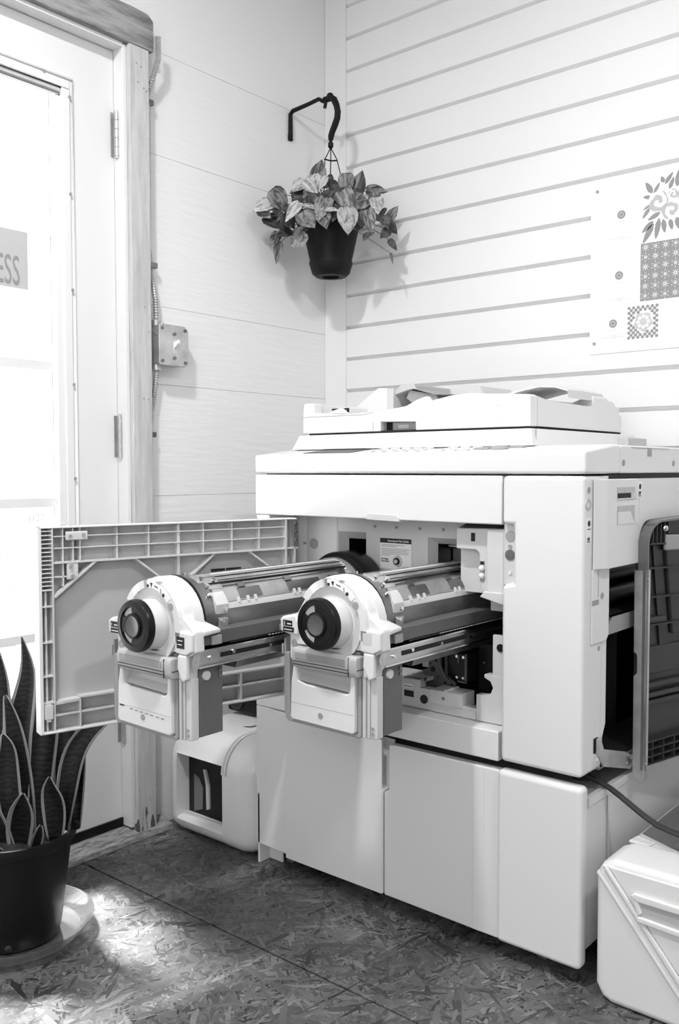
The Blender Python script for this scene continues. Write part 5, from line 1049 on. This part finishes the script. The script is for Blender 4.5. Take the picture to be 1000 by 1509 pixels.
def blade(pts, ws, depth, side=0.0, margin=0.14, cup=0.25):
    # pts: (u, z) centre line in the plant's own frame (u towards the right of the door wall view), ws widths
    b2 = B(); vs = []; n = len(pts); cols = [-1, -1 + 2 * margin, -0.4, 0, 0.4, 1 - 2 * margin, 1]
    U_, T_ = Vector((0.766, 0.643, 0)), Vector((0.643, -0.766, 0))
    for i, ((u, z), w_) in enumerate(zip(pts, ws)):
        if i == 0: d = Vector((pts[1][0] - u, pts[1][1] - z))
        elif i == n - 1: d = Vector((u - pts[i - 1][0], z - pts[i - 1][1]))
        else: d = Vector((pts[i + 1][0] - pts[i - 1][0], pts[i + 1][1] - pts[i - 1][1]))
        d.normalize(); nx, nz = d.y, -d.x
        t_ = i / (n - 1); dep = depth * (0.35 + 0.65 * t_) if depth > 0 else depth * (0.35 + 0.65 * t_)
        tw = side * t_
        for c_ in cols:
            off = c_ * w_ / 2
            p = Vector((SX, SY, 0)) + U_ * (u + nx * off * math.cos(tw)) + T_ * (dep + off * math.sin(tw) - cup * w_ * (1 - c_ * c_)) + Vector((0, 0, z + nz * off))
            p.x = max(p.x, 0.035)
            vs.append(tuple(p))
    m_ = len(cols)
    for i in range(n - 1):
        for j in range(m_ - 1):
            pass
    v = [b2.bm.verts.new(p) for p in vs]
    for i in range(n - 1):
        for j in range(m_ - 1):
            f = b2.bm.faces.new([v[i * m_ + j], v[i * m_ + j + 1], v[(i + 1) * m_ + j + 1], v[(i + 1) * m_ + j]])
            f.material_index = 1 if j in (0, m_ - 2) else 0
    o = part('leaf', b2, ['snake', 'margin'], sp, smooth=True)
    sub = o.modifiers.new('sub', 'SUBSURF'); sub.levels = 1; sub.render_levels = 2
    so = o.modifiers.new('thick', 'SOLIDIFY'); so.thickness = 0.0018
    return o
K = 0.00136
def px(x, y): return ((x - 21) * K, 0.24 + (1206.6 - y) * K)
def leafpx(c, w, depth, side=0.0, margin=0.12): blade([px(*q) for q in c], [a * K for a in w], depth, side, margin)
leafpx([(28, 1235), (22, 1160), (22, 1090), (36, 1030), (44, 985), (38, 955), (33, 935)], [22, 44, 50, 36, 26, 12, 2], -0.020, 0.25, 0.09)
leafpx([(5, 1235), (-8, 1150), (-6, 1060), (0, 1000), (-8, 950)], [20, 40, 42, 26, 3], -0.03, -0.2)
leafpx([(60, 1240), (52, 1170), (58, 1110), (66, 1050), (60, 980), (58, 930)], [22, 42, 46, 42, 26, 4], -0.045, 0.1, 0.07)
leafpx([(90, 1228), (98, 1160), (106, 1110), (132, 1075), (166, 1058)], [20, 34, 36, 28, 5], -0.035, 0.3, 0.07)
leafpx([(88, 1230), (92, 1150), (92, 1090), (95, 1030), (100, 980)], [20, 40, 44, 34, 6], -0.07, 0.1, 0.06)
leafpx([(108, 1228), (112, 1150), (110, 1090), (122, 1060), (140, 1040)], [16, 22, 20, 16, 5], -0.07, 0.2, 0.10)
leafpx([(35, 1256), (38, 1220), (46, 1190), (52, 1168), (56, 1148)], [26, 40, 42, 28, 3], 0.075, 0.2, 0.12)
leafpx([(56, 1256), (66, 1232), (76, 1210), (83, 1192)], [12, 18, 16, 4], 0.085, 0.0, 0.16)
leafpx([(86, 1236), (88, 1205), (88, 1170), (84, 1150), (87, 1132)], [20, 34, 36, 22, 3], 0.045, 0.1, 0.07)
leafpx([(22, 1256), (8, 1220), (-8, 1180), (-22, 1140), (-40, 1110)], [22, 40, 44, 36, 6], 0.070, 0.2, 0.12)
leafpx([(24, 1262), (6, 1244), (-12, 1222), (-30, 1190)], [22, 34, 34, 8], 0.105, 0.1, 0.16)
leafpx([(30, 1245), (20, 1190), (16, 1130), (22, 1090), (16, 1072)], [22, 38, 40, 24, 4], 0.03, -0.1, 0.09)
leafpx([(44, 1245), (36, 1180), (28, 1120), (22, 1060), (12, 1020)], [22, 36, 38, 26, 4], 0.0, -0.2, 0.09)
leafpx([(4, 1255), (-20, 1200), (-40, 1140), (-55, 1080)], [22, 40, 40, 8], 0.02, 0.0, 0.09)
